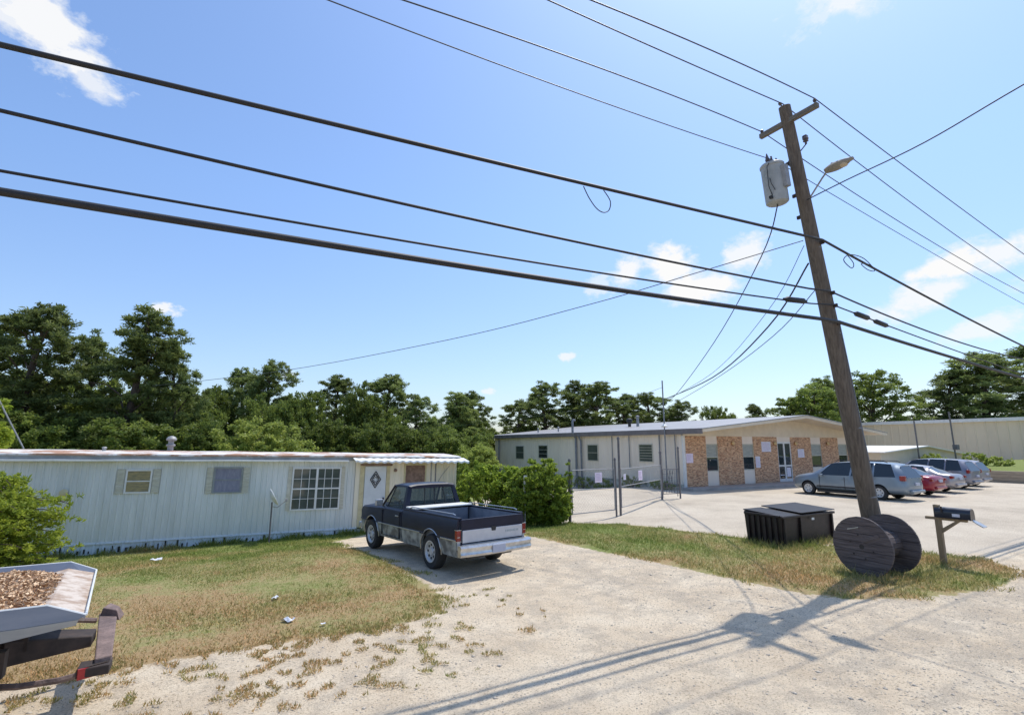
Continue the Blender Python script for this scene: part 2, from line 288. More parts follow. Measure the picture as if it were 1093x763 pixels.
# ------------------------------------------------------------------ mesh helpers
class MB:
    def __init__(s): s.v = []; s.f = []
    def add(s, vs, fs):
        o = len(s.v); s.v += [tuple(p) for p in vs]; s.f += [tuple(i + o for i in f) for f in fs]; return s
    def box(s, c, d, rot=None):
        x, y, z = d[0] / 2, d[1] / 2, d[2] / 2
        vs = [Vector((a * x, b * y, e * z)) for e in (-1, 1) for b in (-1, 1) for a in (-1, 1)]
        if rot is not None: vs = [rot @ v for v in vs]
        vs = [v + Vector(c) for v in vs]
        return s.add(vs, [(0, 2, 3, 1), (4, 5, 7, 6), (0, 1, 5, 4), (2, 6, 7, 3), (0, 4, 6, 2), (1, 3, 7, 5)])
    def b2(s, a, b):  # box by two corners
        return s.box([(a[i] + b[i]) / 2 for i in range(3)], [abs(b[i] - a[i]) for i in range(3)])
    def tube(s, pts, r, n=8, caps=True):
        pts = [Vector(p) for p in pts]; rs = r if isinstance(r, (list, tuple)) else [r] * len(pts)
        rings = []; up = Vector((0, 0, 1)); prev = None
        for i, p in enumerate(pts):
            d = (pts[min(i + 1, len(pts) - 1)] - pts[max(i - 1, 0)]).normalized()
            if prev is None:
                a = d.cross(up) if abs(d.z) < .95 else d.cross(Vector((1, 0, 0)))
            else: a = prev - d * prev.dot(d)
            a.normalize(); prev = a; b = d.cross(a)
            rings.append([p + (a * math.cos(2 * PI * k / n) + b * math.sin(2 * PI * k / n)) * rs[i] for k in range(n)])
        vs = [v for rg in rings for v in rg]; fs = []
        for i in range(len(pts) - 1):
            for k in range(n):
                k2 = (k + 1) % n; fs.append((i * n + k, i * n + k2, (i + 1) * n + k2, (i + 1) * n + k))
        if caps: fs.append(tuple(range(n - 1, -1, -1))); fs.append(tuple((len(pts) - 1) * n + k for k in range(n)))
        return s.add(vs, fs)
    def lathe(s, prof, n=20, axis='z', c=(0, 0, 0)):
        vs = []; fs = []
        for (r, h) in prof:
            for k in range(n):
                a = 2 * PI * k / n; x, y = r * math.cos(a), r * math.sin(a)
                p = {'z': (x, y, h), 'x': (h, x, y), 'y': (x, h, y)}[axis]
                vs.append((p[0] + c[0], p[1] + c[1], p[2] + c[2]))
        m = len(prof)
        for i in range(m - 1):
            for k in range(n):
                k2 = (k + 1) % n; fs.append((i * n + k, i * n + k2, (i + 1) * n + k2, (i + 1) * n + k))
        fs.append(tuple(range(n - 1, -1, -1))); fs.append(tuple((m - 1) * n + k for k in range(n)))
        return s.add(vs, fs)
    def prism(s, poly, axis, a, b):
        """poly: 2D points; axis x: (y,z), y: (x,z), z: (x,y)"""
        def q(p, h): return {'x': (h, p[0], p[1]), 'y': (p[0], h, p[1]), 'z': (p[0], p[1], h)}[axis]
        n = len(poly); vs = [q(p, a) for p in poly] + [q(p, b) for p in poly]
        fs = [tuple(range(n - 1, -1, -1)), tuple(range(n, 2 * n))] + [(i, (i + 1) % n, n + (i + 1) % n, n + i) for i in range(n)]
        return s.add(vs, fs)
    def build(s, name, m, parent=None, bevel=0, smooth=None, loc=None, rot=None, seg=2):
        me = bpy.data.meshes.new(name); me.from_pydata(s.v, [], s.f)
        bm = bmesh.new(); bm.from_mesh(me); bmesh.ops.recalc_face_normals(bm, faces=bm.faces); bm.to_mesh(me); bm.free()
        if smooth is not None:
            me.polygons.foreach_set('use_smooth', [True] * len(me.polygons)); me.set_sharp_from_angle(angle=R(smooth))
        me.materials.append(M[m] if isinstance(m, str) else m)
        o = bpy.data.objects.new(name, me); col.objects.link(o)
        if parent: o.parent = parent
        if loc: o.location = loc
        if rot: o.rotation_euler = rot
        if bevel:
            md = o.modifiers.new('bevel', 'BEVEL'); md.width = bevel; md.segments = seg; md.limit_method = 'ANGLE'; md.angle_limit = R(35)
        return o

def np_mesh(name, verts, faces, m, parent=None, v=None):
    """verts (n,3); faces (m,k) array; v: per-face value"""
    me = bpy.data.meshes.new(name); nv = len(verts); nf, k = faces.shape
    me.vertices.add(nv); me.vertices.foreach_set('co', np.asarray(verts, dtype=np.float32).ravel())
    me.loops.add(nf * k); me.loops.foreach_set('vertex_index', faces.astype(np.int32).ravel())
    me.polygons.add(nf); me.polygons.foreach_set('loop_start', np.arange(0, nf * k, k, dtype=np.int32))
    me.update(calc_edges=True)
    if v is not None:
        a = me.attributes.new('v', 'FLOAT', 'FACE'); a.data.foreach_set('value', np.asarray(v, dtype=np.float32))
    me.materials.append(M[m] if isinstance(m, str) else m)
    if name == 'skip_object': return me
    o = bpy.data.objects.new(name, me); col.objects.link(o)
    if parent: o.parent = parent
    return o

def tag(o, label=None, cat=None, group=None, kind=None):
    if label: o['label'] = label
    if cat: o['category'] = cat
    if group: o['group'] = group
    if kind: o['kind'] = kind
    return o
def thing(name, label, cat, loc=(0, 0, 0), rotz=0, group=None, rot=None):
    o = bpy.data.objects.new(name, None); col.objects.link(o); o.location = loc
    o.rotation_euler = rot if rot else (0, 0, rotz); o.empty_display_size = .2
    return tag(o, label, cat, group)
def sstep(a, b, x):
    t = min(1, max(0, (x - a) / (b - a))); return t * t * (3 - 2 * t)

# ------------------------------------------------------------------ terrain
def npss(a, b, x):
    t = np.clip((x - a) / (b - a), 0, 1); return t * t * (3 - 2 * t)
def gznp(x, y):
    z = -0.52 * npss(12.0, 18.6, y) * (1 - npss(9, 19, x))
    z = np.minimum(z, -0.5 * npss(23, 30, y))
    return z
def gz(x, y): return float(gznp(np.array([x * 1.0]), np.array([y * 1.0]))[0])

LAWN = [(3.35, 16.9), (3.3, 14.5), (3.5, 11.2), (3.62, 9.2), (3.55, 8.4), (3.1, 7.75), (2.3, 7.45), (1.4, 7.6), (-.03, 7.65), (-.9, 7.6), (-1.9, 7.7), (-5, 7.9), (-30, 8.5), (-30, 60), (22.9, 60), (22.9, 32), (11.5, 24.6), (8.5, 20), (8.0, 18.75), (5.2, 18.6), (4.2, 17.9)]
VERGE = [(7.6, 14.6), (7.92, 12.5), (8.3, 9.8), (8.6, 8.2), (8.76, 6.9), (8.95, 5.5), (9.4, 4.9), (10.1, 4.55), (11.1, 4.25), (12.6, 4.05), (14.3, 4.35), (15, 4.9), (15.0, 5.5), (14.7, 6.1), (13.7, 7.6), (12.8, 9.5), (12.3, 10.8), (11.7, 13.3), (10.9, 15.3), (10.6, 16.6), (9, 18.5), (7.3, 17.8), (7.3, 16)]
LOT = [(11.2, 14.8), (11.9, 13.2), (12.5, 10.8), (13.0, 9.5), (13.9, 7.6), (15.0, 5.9), (16.2, 5.2), (19, 4.7), (25, 4.6), (70, 6), (90, 60), (43, 60), (43, 24), (23.6, 24), (23.4, 31), (19.5, 29.0), (12.0, 24), (10.9, 16.4)]
def sdist(poly, x, y):
    d = np.full(x.shape, 1e9); inside = np.zeros(x.shape, bool); n = len(poly)
    for i in range(n):
        x1, y1 = poly[i]; x2, y2 = poly[(i + 1) % n]
        dx, dy = x2 - x1, y2 - y1; t = np.clip(((x - x1) * dx + (y - y1) * dy) / (dx * dx + dy * dy), 0, 1)
        d = np.minimum(d, np.hypot(x - x1 - t * dx, y - y1 - t * dy))
        c = ((y1 > y) != (y2 > y))
        if dy != 0: inside ^= c & (x < (x2 - x1) * (y - y1) / dy + x1)
    return np.where(inside, d, -d)
def grassval(x, y):
    return np.maximum(sdist(LAWN, x, y) / 0.55, sdist(VERGE, x, y) / 0.5)
def axis_lines(a, b, step, lo, hi):
    core = list(np.arange(a, b + 1e-6, step)); left = []; s = step; p = a
    while p > lo: s *= 1.35; p -= s; left.append(p)
    right = []; s = step; p = core[-1]
    while p < hi: s *= 1.35; p += s; right.append(p)
    return np.array(left[::-1] + core + right)
gx = axis_lines(-7, 20, 0.12, -900, 1200); gy = axis_lines(1, 21, 0.12, -900, 1200)
X, Y = np.meshgrid(gx, gy); Xf, Yf = X.ravel(), Y.ravel()
Z = gznp(Xf, Yf)
near = (Xf > -8) & (Xf < 24) & (Yf > -2) & (Yf < 24)
gv = grassval(Xf, Yf); lv = sdist(LOT, Xf, Yf)
for i in np.nonzero(near)[0]:
    p = Vector((Xf[i], Yf[i], 0)); a = noise.noise(p * .7) * .022 + noise.noise(p * 2.7) * .008
    Z[i] += a * (0.25 if lv[i] > 0 else 1.0) + 0.025 * min(1, max(0, gv[i]))
nx, ny = len(gx), len(gy)
idx = np.arange(nx * ny).reshape(ny, nx)
quads = np.stack([idx[:-1, :-1].ravel(), idx[:-1, 1:].ravel(), idx[1:, 1:].ravel(), idx[1:, :-1].ravel()], 1)
ground = np_mesh('ground', np.stack([Xf, Yf, Z], 1), quads, 'ground')
tag(ground, 'sandy gravel ground with dry lawn and worn lot paving', 'ground', kind='structure')
me = ground.data
ruts = sum(.045 * np.exp(-((Xf - (c0 + .12 * (9 - Yf) + .05 * np.maximum(0, 7 - Yf) ** 2)) ** 2) / .035) * npss(2, 4, Yf) * (1 - npss(15, 17, Yf)) for c0 in (4.2, 5.75, 6.6)) + sum(.05 * np.exp(-((Yf - (c1 + .03 * Xf)) ** 2) / .05) * npss(1, 4, Xf) for c1 in (2.5, 3.35))
grey = ruts + np.clip(npss(6.5, 9.5, Xf) * (1 - npss(4.2, 5.2, Yf)) * .05 + npss(4.5, 7, Xf) * npss(5, 8, Yf) * (1 - npss(12, 14, Yf)) * .05 - .015, -.1, .2)
for nm, arr in (('grass', np.clip(gv + .5, 0, 1)), ('lot', np.clip(lv / 0.6 + .5, 0, 1)), ('grey', grey)):
    a = me.attributes.new(nm, 'FLOAT', 'POINT'); a.data.foreach_set('value', arr.astype(np.float32))
me.polygons.foreach_set('use_smooth', [True] * len(me.polygons))
rd = MB().add([(-900, -7.5, .012), (1200, -7.5, .012), (1200, -0.3, .012), (-900, -0.3, .012)], [(0, 1, 2, 3)]).build('road', 'asphalt')
tag(rd, 'grey asphalt road running past the gravel shoulder', 'road', kind='structure')

# grass blades ------------------------------------------------------
def blades(n, x0, x1, y0, y1, seed, hmin, hmax, test, w=.007):
    rng = np.random.default_rng(seed)
    x = rng.uniform(x0, x1, n); y = rng.uniform(y0, y1, n)
    k = test(x, y, rng); x, y = x[k], y[k]; n = len(x)
    z = gznp(x, y) + .012
    h = rng.uniform(hmin, hmax, n) * (0.6 + .8 * rng.random(n)); a = rng.uniform(0, 2 * PI, n); la = rng.uniform(0, 2 * PI, n); ll = h * rng.uniform(.2, 1.1, n)
    ww = w * rng.uniform(.7, 1.5, n)
    v = np.zeros((n, 3, 3))
    v[:, 0] = np.stack([x - ww * np.cos(a), y - ww * np.sin(a), z], 1)
    v[:, 1] = np.stack([x + ww * np.cos(a), y + ww * np.sin(a), z], 1)
    v[:, 2] = np.stack([x + ll * np.cos(la), y + ll * np.sin(la), z + h], 1)
    return v, rng.random(n)
def gtest(poly, edge):
    def t(x, y, rng):
        g = sdist(poly, x, y)
        nz = np.array([noise.noise(Vector((a * 1.6, b * 1.6, 3.3))) + .5 * noise.noise(Vector((a * 5, b * 5, 1.3))) for a, b in zip(x, y)])
        return (g / edge + nz * 1.3 + rng.uniform(-.25, .25, len(x))) > 0.1
    return t
def tuft_test(x, y, rng):   # scattered weeds on the gravel edge
    g = sdist(LAWN, x, y)
    nz = np.array([noise.noise(Vector((a * 5.5, b * 5.5, 7.7))) for a, b in zip(x, y)])
    return (g > -1.9) & (g < .15) & (nz + .35 * np.array([noise.noise(Vector((a * 9, b * 9, 2.7))) for a, b in zip(x, y)]) > .15 + .09 * (-g) + .25 * (x > 3.3)) & (x < 4.6) & (y < 9.5)
vs, va = [], []
for args in ((150000, -7, 4.5, 6.8, 14, 1, .018, .05, gtest(LAWN, .45)), (60000, -7, 8.6, 14, 18.8, 2, .03, .07, gtest(LAWN, .4), .010),
             (95000, 7.2, 15.4, 3.8, 14.6, 3, .03, .085, gtest(VERGE, .45), .008), (14000, 7.2, 11, 14.6, 18.5, 4, .05, .13, gtest(VERGE, .4), .010),
             (100000, -3, 4.8, 5.2, 9.0, 5, .015, .042, tuft_test)):
    v, a = blades(*args); vs.append(v); va.append(a)
# taller seed heads round the dumpster, spool, mailbox post and along the trailer skirt
def ring(pts, r):
    def t(x, y, rng):
        d = np.full(x.shape, 9.)
        for (a, b) in pts: d = np.minimum(d, np.hypot(x - a, y - b))
        return rng.random(len(x)) < np.clip(1 - d / r, 0, 1)
    return t
v, a = blades(26000, 10, 15.4, 4.4, 9.2, 6, .09, .2, ring([(12.3 + .3 * i, 7.95) for i in range(9)] + [(12.2, 8.2), (12.2, 8.7), (12.2, 9.2), (10.9, 5.2), (10.9, 5.9), (11.5, 4.95), (12.2, 5.0), (13.62, 5.31), (13.8, 5.5)], .42), .006); vs.append(v); va.append(a)
v, a = blades(16000, -4, 8.5, 18.2, 18.79, 8, .06, .22, lambda x, y, r: (y > 18.45) & (np.sin(x * 3.1) + np.sin(x * 7.7 + 1) + r.uniform(-1, 1, len(x)) > .1), .010); vs.append(v); va.append(a)
V = np.concatenate(vs); Aa = np.concatenate(va)
gr = np_mesh('grass', V.reshape(-1, 3), np.arange(len(V) * 3).reshape(-1, 3), 'blade', v=Aa)
tag(gr, 'dry patchy grass and weeds on the lawn and verge', 'grass', kind='stuff')

# loose stones -------------------------------------------------------
def stones(n, seed):
    rng = np.random.default_rng(seed)
    x = rng.uniform(-2, 15, n); y = 2.2 + rng.random(n) ** 1.4 * 10
    ok = (grassval(x, y) < -.2) & (sdist(LOT, x, y) < 0) & (rng.random(n) < np.where(x > 6, 1, .45)); x, y = x[ok], y[ok]; n = len(x)
    base = np.array([(1, 0, 0), (-.8, .1, 0), (0, .9, .05), (.1, -1, 0), (0, 0, .6), (0, 0, -.4)], float)
    sc = rng.uniform(.005, .016, n) * (1 + 1.2 * (rng.random(n) < .04))
    v = base[None] * (1 + rng.uniform(-.35, .35, (n, 6, 3))) * sc[:, None, None]
    a = rng.uniform(0, 2 * PI, n); c, s_ = np.cos(a)[:, None], np.sin(a)[:, None]
    vx = v[:, :, 0] * c - v[:, :, 1] * s_; vy = v[:, :, 0] * s_ + v[:, :, 1] * c
    zz = np.array([noise.noise(Vector((p, q, 0)) * .7) * .022 + noise.noise(Vector((p, q, 0)) * 2.7) * .008 for p, q in zip(x, y)])
    v = np.stack([vx + x[:, None], vy + y[:, None], v[:, :, 2] + zz[:, None] + gznp(x, y)[:, None]], 2)
    f = np.array([(0, 2, 4), (2, 1, 4), (1, 3, 4), (3, 0, 4), (2, 0, 5), (1, 2, 5), (3, 1, 5), (0, 3, 5)])
    F = (f[None] + 6 * np.arange(n)[:, None, None]).reshape(-1, 3)
    return v.reshape(-1, 3), F
sv, sf = stones(24000, 5)
tag(np_mesh('loose_gravel', sv, sf, 'stonegrey'), 'small loose stones scattered over the sandy gravel drive', 'gravel', kind='stuff')

# ------------------------------------------------------------------ foliage
def leafset(cen, rad, n_per, size, aspect, rng, radial=0.6, upb=.25, shell=.55, sq=1.0):
    cen = np.asarray(cen, float); rad = np.asarray(rad, float)
    N = len(cen) * n_per
    c = np.repeat(cen, n_per, 0); r = np.repeat(rad, n_per)
    d = rng.normal(size=(N, 3)); d /= np.linalg.norm(d, axis=1)[:, None]
    rr = r * (shell + (1 - shell) * rng.random(N)) * (rng.random(N) ** .25)
    off = d * rr[:, None]; off[:, 2] *= sq
    p = c + off
    ax = d * radial + rng.normal(size=(N, 3)) * .5 + np.array([0, 0, upb]); ax /= np.linalg.norm(ax, axis=1)[:, None]
    t = np.cross(ax, rng.normal(size=(N, 3))); t /= np.linalg.norm(t, axis=1)[:, None]
    L = size * rng.uniform(.6, 1.3, N); W = L * aspect
    a = ax * (L / 2)[:, None]; b = t * (W / 2)[:, None]
    v = np.stack([p - a, p + b * .9, p + a, p - b * .9], 1)
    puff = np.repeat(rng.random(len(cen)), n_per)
    val = np.clip(.45 * puff + .35 * rng.random(N) + .2 * (d[:, 2] * .5 + .5), 0, 1)  # upper side of each puff coloured lighter, as if sunlit
    return v.reshape(-1, 3), np.arange(N * 4).reshape(-1, 4), val

def tree_meshes(kind, seed, wide=1.0):
    """returns (trunk mesh, crown mesh) for a tree of height 1 metre x10"""
    rng = np.random.default_rng(seed); rnd = random.Random(seed); H = 10.0
    tb = MB(); cen = []; rad = []
    lean = (rnd.uniform(-.4, .4), rnd.uniform(-.4, .4))
    def axis(h): f = h / H; return Vector((lean[0] * f * f + .15 * math.sin(f * 5 + seed), lean[1] * f * f, h))
    if kind == 'P':
        tb.tube([axis(H * f) for f in (0, .15, .3, .5, .7, .85, .97)], [.19, .16, .145, .12, .085, .05, .02], 8)
        nlb = 26
        for i in range(nlb):
            f = .22 + .70 * (i / (nlb - 1)) ** .9; env = math.sin(PI * min(1, (f + .12) / 1.12)) ** .55
            rr = (0 if i == nlb - 1 else rnd.uniform(.35, 1.65)) * env; az = i * 2.4 + rnd.uniform(-.6, .6); R0 = rnd.uniform(.62, 1.0) * (.55 + .45 * env)
            p = axis(H * f) + Vector((math.cos(az) * rr, math.sin(az) * rr, rnd.uniform(-.2, .2)))
            tb.tube([axis(H * max(.15, f - .12)), axis(H * (f - .04)).lerp(p, .55), p], [.055 * (1.25 - f), .03, .012], 5)
            for q in range(13):
                d = Vector((rnd.gauss(0, 1), rnd.gauss(0, 1), rnd.gauss(0, .9) + .15)).normalized()
                cen.append(p + d * R0 * rnd.uniform(.45, 1.05)); rad.append(rnd.uniform(.20, .40))
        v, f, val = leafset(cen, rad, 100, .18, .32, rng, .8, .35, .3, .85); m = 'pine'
    else:
        tb.tube([axis(H * k) for k in (0, .12, .28, .5, .75)], [.26, .2, .16, .1, .04], 8)
        lobes = []
        dome = kind == 'L'
        for i in range(18 if dome else 16):
            az = i * 2.4; f = (.14 + .68 * (i / 18)) if dome else (.22 + .64 * (i / 16)); rr = 2.0 * math.sqrt(max(.05, 1 - ((f - .2) / .78) ** 2)) * rnd.uniform(.55, 1.0) if dome else 1.9 * math.sin(PI * min(1, (f + .02) / 1.02)) ** .7 * rnd.uniform(.4, 1.0)
            rr *= wide; p = axis(H * f) + Vector((math.cos(az) * rr, math.sin(az) * rr, 0)); lobes.append((p, rnd.uniform(.8, 1.4) * (1 + (wide - 1) * .6)))
            tb.tube([axis(H * (f - .18)), axis(H * (f - .08)).lerp(p, .5), p], [.07, .045, .015], 5)
        lobes.append((axis(H * (.86 if wide == 1 else .76)), 1.15 * (1 + (wide - 1) * .6)))
        if wide > 1: lobes = [(Vector((q.x, q.y, q.z * .9 + .3)), r) for q, r in lobes]
        for p, r in lobes:
            for q in range(int(16 * (1 + (wide - 1) * .6))):
                d = Vector((rnd.gauss(0, 1), rnd.gauss(0, 1), rnd.gauss(0, .8))).normalized()
                cen.append(p + d * r * rnd.uniform(.6, 1.05)); rad.append(rnd.uniform(.28, .55) * (1 + (wide - 1) * .55))
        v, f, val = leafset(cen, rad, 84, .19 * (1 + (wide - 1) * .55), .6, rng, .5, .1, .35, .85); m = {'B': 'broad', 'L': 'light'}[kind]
    tr = tb.build('trunk', 'bark', None, smooth=50); tme = tr.data; bpy.data.objects.remove(tr)
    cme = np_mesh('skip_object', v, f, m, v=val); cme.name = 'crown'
    return tme, cme

VAR = {'P': [tree_meshes('P', s) for s in (11, 12, 13, 14, 15)], 'B': [tree_meshes('B', s) for s in (21, 22, 23)], 'L': [tree_meshes('L', s, 1.9) for s in (31, 32)], 'W': [tree_meshes('B', s, 1.9) for s in (41, 42, 43)]}
# s, t, height, crown width, kind, label
TREES = [(-13.2, 43.4, 11.6, 6.4, 'P'), (-9.2, 38.8, 11.5, 6.4, 'P'), (-7.4, 43.5, 10.7, 5.2, 'P'), (-4.6, 37.3, 11.2, 6.6, 'P'), (-2.1, 37.0, 9.4, 3.6, 'P'), (-0.1, 48.5, 8.4, 4.3, 'B'), (1.9, 49.7, 9.9, 5.4, 'P'), (3.7, 46.4, 10.2, 5.4, 'P'), (5.4, 40.8, 7.6, 4.0, 'B'), (9.1, 47.8, 9.6, 5.4, 'P'), (9.7, 40.6, 7.9, 4.2, 'B'), (13.3, 45.4, 9.6, 6.6, 'P'), (15.0, 42.1, 7.4, 4.2, 'P'), (19.9, 46.3, 8.1, 5.2, 'P'), (24.6, 50.5, 9.0, 3.8, 'P'), (21.6, 47.6, 7.3, 4.4, 'P'), (30.6, 51.6, 8.4, 4.8, 'P'), (34.5, 51.7, 10.9, 6.4, 'P'), (38.3, 51.8, 11.0, 5.6, 'P'), (40.0, 48.5, 10.7, 6.6, 'P'), (45.3, 50.0, 9.8, 6.0, 'P'), (48.3, 48.3, 10.0, 6.6, 'P'), (51.6, 46.4, 8.9, 4.7, 'P'), (52.5, 41.3, 8.4, 4.6, 'B'), (64.0, 43.9, 8.8, 3.6, 'P'), (65.3, 40.8, 9.8, 6.0, 'B'), (67.1, 38.5, 11.5, 7.6, 'B'), (74.1, 40.8, 12.8, 6.6, 'P'), (79.0, 36.6, 13.9, 9.2, 'B'), (86.1, 31.1, 13.5, 8.5, 'P'), (88.7, 27.9, 16.0, 12.0, 'P'), (96.6, 23.5, 17.0, 14.0, 'P'), (96.5, 17.3, 15.0, 12.5, 'P'), (2.3, 29.8, 4.9, 5.0, 'L'), (-0.7, 35.0, 4.9, 4.3, 'B'), (-3.5, 34.4, 4.8, 5.4, 'B'), (-7.1, 36.4, 4.8, 5.4, 'B'), (-10.2, 38.2, 5.3, 5.4, 'B'), (6.2, 35.7, 5.1, 4.6, 'B'), (8.6, 34.3, 4.8, 4.6, 'B'), (11.4, 35.0, 4.7, 4.8, 'B'), (13.7, 33.7, 4.3, 4.2, 'B'), (14.3, 28.7, 3.4, 3.0, 'L'), (19.5, 40.6, 4.3, 4.5, 'B'), (-13.4, 40.1, 5.8, 5.6, 'P'), (-16.7, 42.0, 6.8, 6.2, 'B'), (33.4, 54.6, 5.9, 7.0, 'B'), (41.9, 54.3, 7.3, 7.4, 'B'), (49.8, 52.1, 7.4, 7.7, 'B'), (76.5, 45.1, 7.5, 7.9, 'B'), (92.1, 39.2, 7.2, 8.7, 'B'), (98.8, 12.4, 13.9, 12.2, 'P'), (-21.9, 47.3, 7.7, 6.7, 'P'),
         (16.5, 39.5, 5.0, 4.6, 'B'), (-1.5, 41, 7.6, 5.2, 'B'), (-6, 40.5, 7.5, 5.4, 'B'), (-10.5, 42.5, 8.0, 5.6, 'B'), (11.8, 41.5, 6.5, 5, 'B'), (3.2, 40.2, 6.6, 4.4, 'B'), (17.8, 44.8, 6.2, 5, 'B'), (23.5, 47.8, 6.2, 5, 'B'), (57.5, 44.8, 6.6, 6.0, 'B')]
POS = ['standing behind the trailer', 'in the woods behind the trailer', 'behind the metal building', 'far behind the cream building', 'beyond the beige warehouse']
def place_word(s, t, h):
    if s < 4: w = 'behind the trailer left half'
    elif s < 16: w = 'behind the trailer right end'
    elif s < 29: w = 'between trailer and metal building'
    elif s < 60: w = 'behind the long metal building'
    elif s < 84: w = 'behind the beige warehouse'
    else: w = 'at the right edge behind the warehouse'
    return w
words = {}
rt = random.Random(3)
order = sorted(range(len(TREES)), key=lambda i: TREES[i][0] / max(1, TREES[i][1]))
for i, (s_, t_, h, w, k) in enumerate(TREES):
    kd = {'P': 'tall dark pine', 'B': 'broadleaf tree', 'L': 'bright green rounded tree'}[k] if h > 7 else {'P': 'small pine', 'B': 'low leafy understorey tree', 'L': 'bright green rounded bushy tree'}[k]
    words.setdefault((kd, place_word(s_, t_, h)), []).append(i)
lab = {}
ORD = ['first', 'second', 'third', 'fourth', 'fifth', 'sixth', 'seventh', 'eighth', 'ninth', 'tenth', 'eleventh', 'twelfth']
for (kd, pw), ids in words.items():
    ids.sort(key=lambda i: math.atan2(TREES[i][0], TREES[i][1]))
    for n_, i in enumerate(ids):
        lab[i] = ('%s %s' % (kd, pw)) if len(ids) == 1 else '%s %s, %s from left' % (kd, pw, ORD[n_])
for i, (s_, t_, h, w, k) in enumerate(TREES):
    wd = k == 'L' or (k == 'B' and h < 8.7)
    vs_ = VAR['W'] if (wd and k == 'B') else VAR[k]; tm, cm = vs_[i % len(vs_)]
    nm = {'P': 'pine_tree', 'B': 'broadleaf_tree', 'L': 'leafy_tree'}[k]
    root = thing(nm, lab[i], 'tree', (s_, t_, -.6), rt.uniform(0, 6.28), group={'P': 'pines in the woods behind the lots', 'B': 'broadleaf trees in the woods', 'L': 'bright green trees behind the trailer'}[k])
    sx_ = w / (8.6 if wd else ((3.9 if s_ < 16 else 3.3) if k == 'P' else 4.4)); root.scale = (sx_, sx_, (h + .1) / 10.0)
    for nm2, me_ in (('trunk', tm), ('crown', cm)):
        o = bpy.data.objects.new(nm2, me_); col.objects.link(o); o.parent = root

def bush(name, label, loc, ell, n_puff, puff_r, n_per, size, aspect, m, seed, stems=6, group=None, extra=()):
    rng = np.random.default_rng(seed); rnd = random.Random(seed)
    root = thing(name, label, 'bush', loc, 0, group)
    cen = []; rad = []; sb = MB()
    for (c0, e) in ell:
        c0 = Vector(c0)
        for i in range(n_puff):
            d = Vector((rnd.gauss(0, 1), rnd.gauss(0, 1), rnd.gauss(0, 1))).normalized()
            r = rnd.uniform(.45, 1.0) ** .45
            p = c0 + Vector((d.x * e[0] * r, d.y * e[1] * r, d.z * e[2] * r))
            if p.z < .05: p.z = rnd.uniform(.05, .3)
            cen.append(p); rad.append(puff_r * rnd.uniform(.6, 1.3))
        for i in range(stems):
            d = Vector((rnd.uniform(-1, 1) * e[0] * .8, rnd.uniform(-1, 1) * e[1] * .8, e[2] * rnd.uniform(.1, .8)))
            sb.tube([(c0.x + d.x * .1, c0.y + d.y * .1, -.1), (c0.x + d.x * .4, c0.y + d.y * .4, c0.z * .6), tuple(c0 + d)], [.03, .02, .006], 5)
    v, f, val = leafset(cen, rad, n_per, size, aspect, rng, .5, .1, .2, .8)
    np_mesh('foliage', v, f, m, root, v=val); sb.build('stem', 'bark', root, smooth=50)
    return root

bush('vine_hedge', 'tall vine covered hedge clump beside the chain link gate', (9.85, 15.15, gz(9.9, 15.2)), [((0, 0, 1.22), (.95, .75, 1.12)), ((-.55, .3, .85), (.65, .7, .9)), ((.25, -.25, .8), (.7, .6, .85))], 260, .15, 66, .09, .7, 'hedge', 5)
bush('vine_hedge', 'lower dense hedge clump between the trailer end and the taller hedge', (8.75, 17.4, gz(8.7, 17.4)), [((0, 0, 1.2), (.9, .9, 1.2)), ((1.1, -.2, 1.1), (.9, .8, 1.1)), ((2.2, .3, 1.05), (.8, .7, 1.0))], 240, .16, 62, .10, .7, 'hedge', 6)
bush('post_creeper', 'thin creeper climbing the first gate post beside the hedge', (10.98, 15.02, gz(11, 15.1)), [((0, 0, 1.2), (.16, .16, 1.0))], 40, .09, 26, .09, .7, 'hedge', 9, stems=2)

# feathery mimosa bush, left foreground: arching sprays
def spray_bush(name, label, loc, n_stem, H, reach, seed, m='mimosa'):
    rng = np.random.default_rng(seed); rnd = random.Random(seed)
    root = thing(name, label, 'bush', loc); sb = MB(); cen = []; rad = []
    for i in range(n_stem):
        az = rnd.uniform(0, 2 * PI); rr = reach * rnd.uniform(.25, 1.0); h = H * rnd.uniform(.12, 1.0) * (1 - .35 * (rr / reach) ** 2)
        pts = []
        for k in range(9):
            f = k / 8; pts.append(Vector((math.cos(az) * rr * f ** 1.3, math.sin(az) * rr * f ** 1.3, h * math.sin(f * PI * .62) / math.sin(PI * .5))))
        sb.tube(pts, [.022 * (1 - .8 * k / 8) + .003 for k in range(9)], 5)
        for k in range(3, 9):
            for q in range(4):
                j = Vector((rnd.gauss(0, .13), rnd.gauss(0, .13), rnd.gauss(0, .07)))
                cen.append(pts[k] + j); rad.append(rnd.uniform(.08, .17))
    v, f, val = leafset(cen, rad, 20, .10, .34, rng, .7, .1, .2, .5)
    np_mesh('foliage', v, f, m, root, v=val); sb.build('stem', 'bark', root, smooth=50); return root
spray_bush('feathery_bush', 'bright yellow green feathery bush in front of the left end of the trailer', (-4.35, 14.9, gz(-4.2, 15)), 300, 2.4, 1.75, 4)
bush('leafy_bush', 'tall bright green bush cut off by the left edge behind the trailer', (-7.0, 24.2, -.55), [((0, 0, 2.9), (.9, .9, 2.3))], 170, .3, 60, .16, .6, 'mimosa', 14)

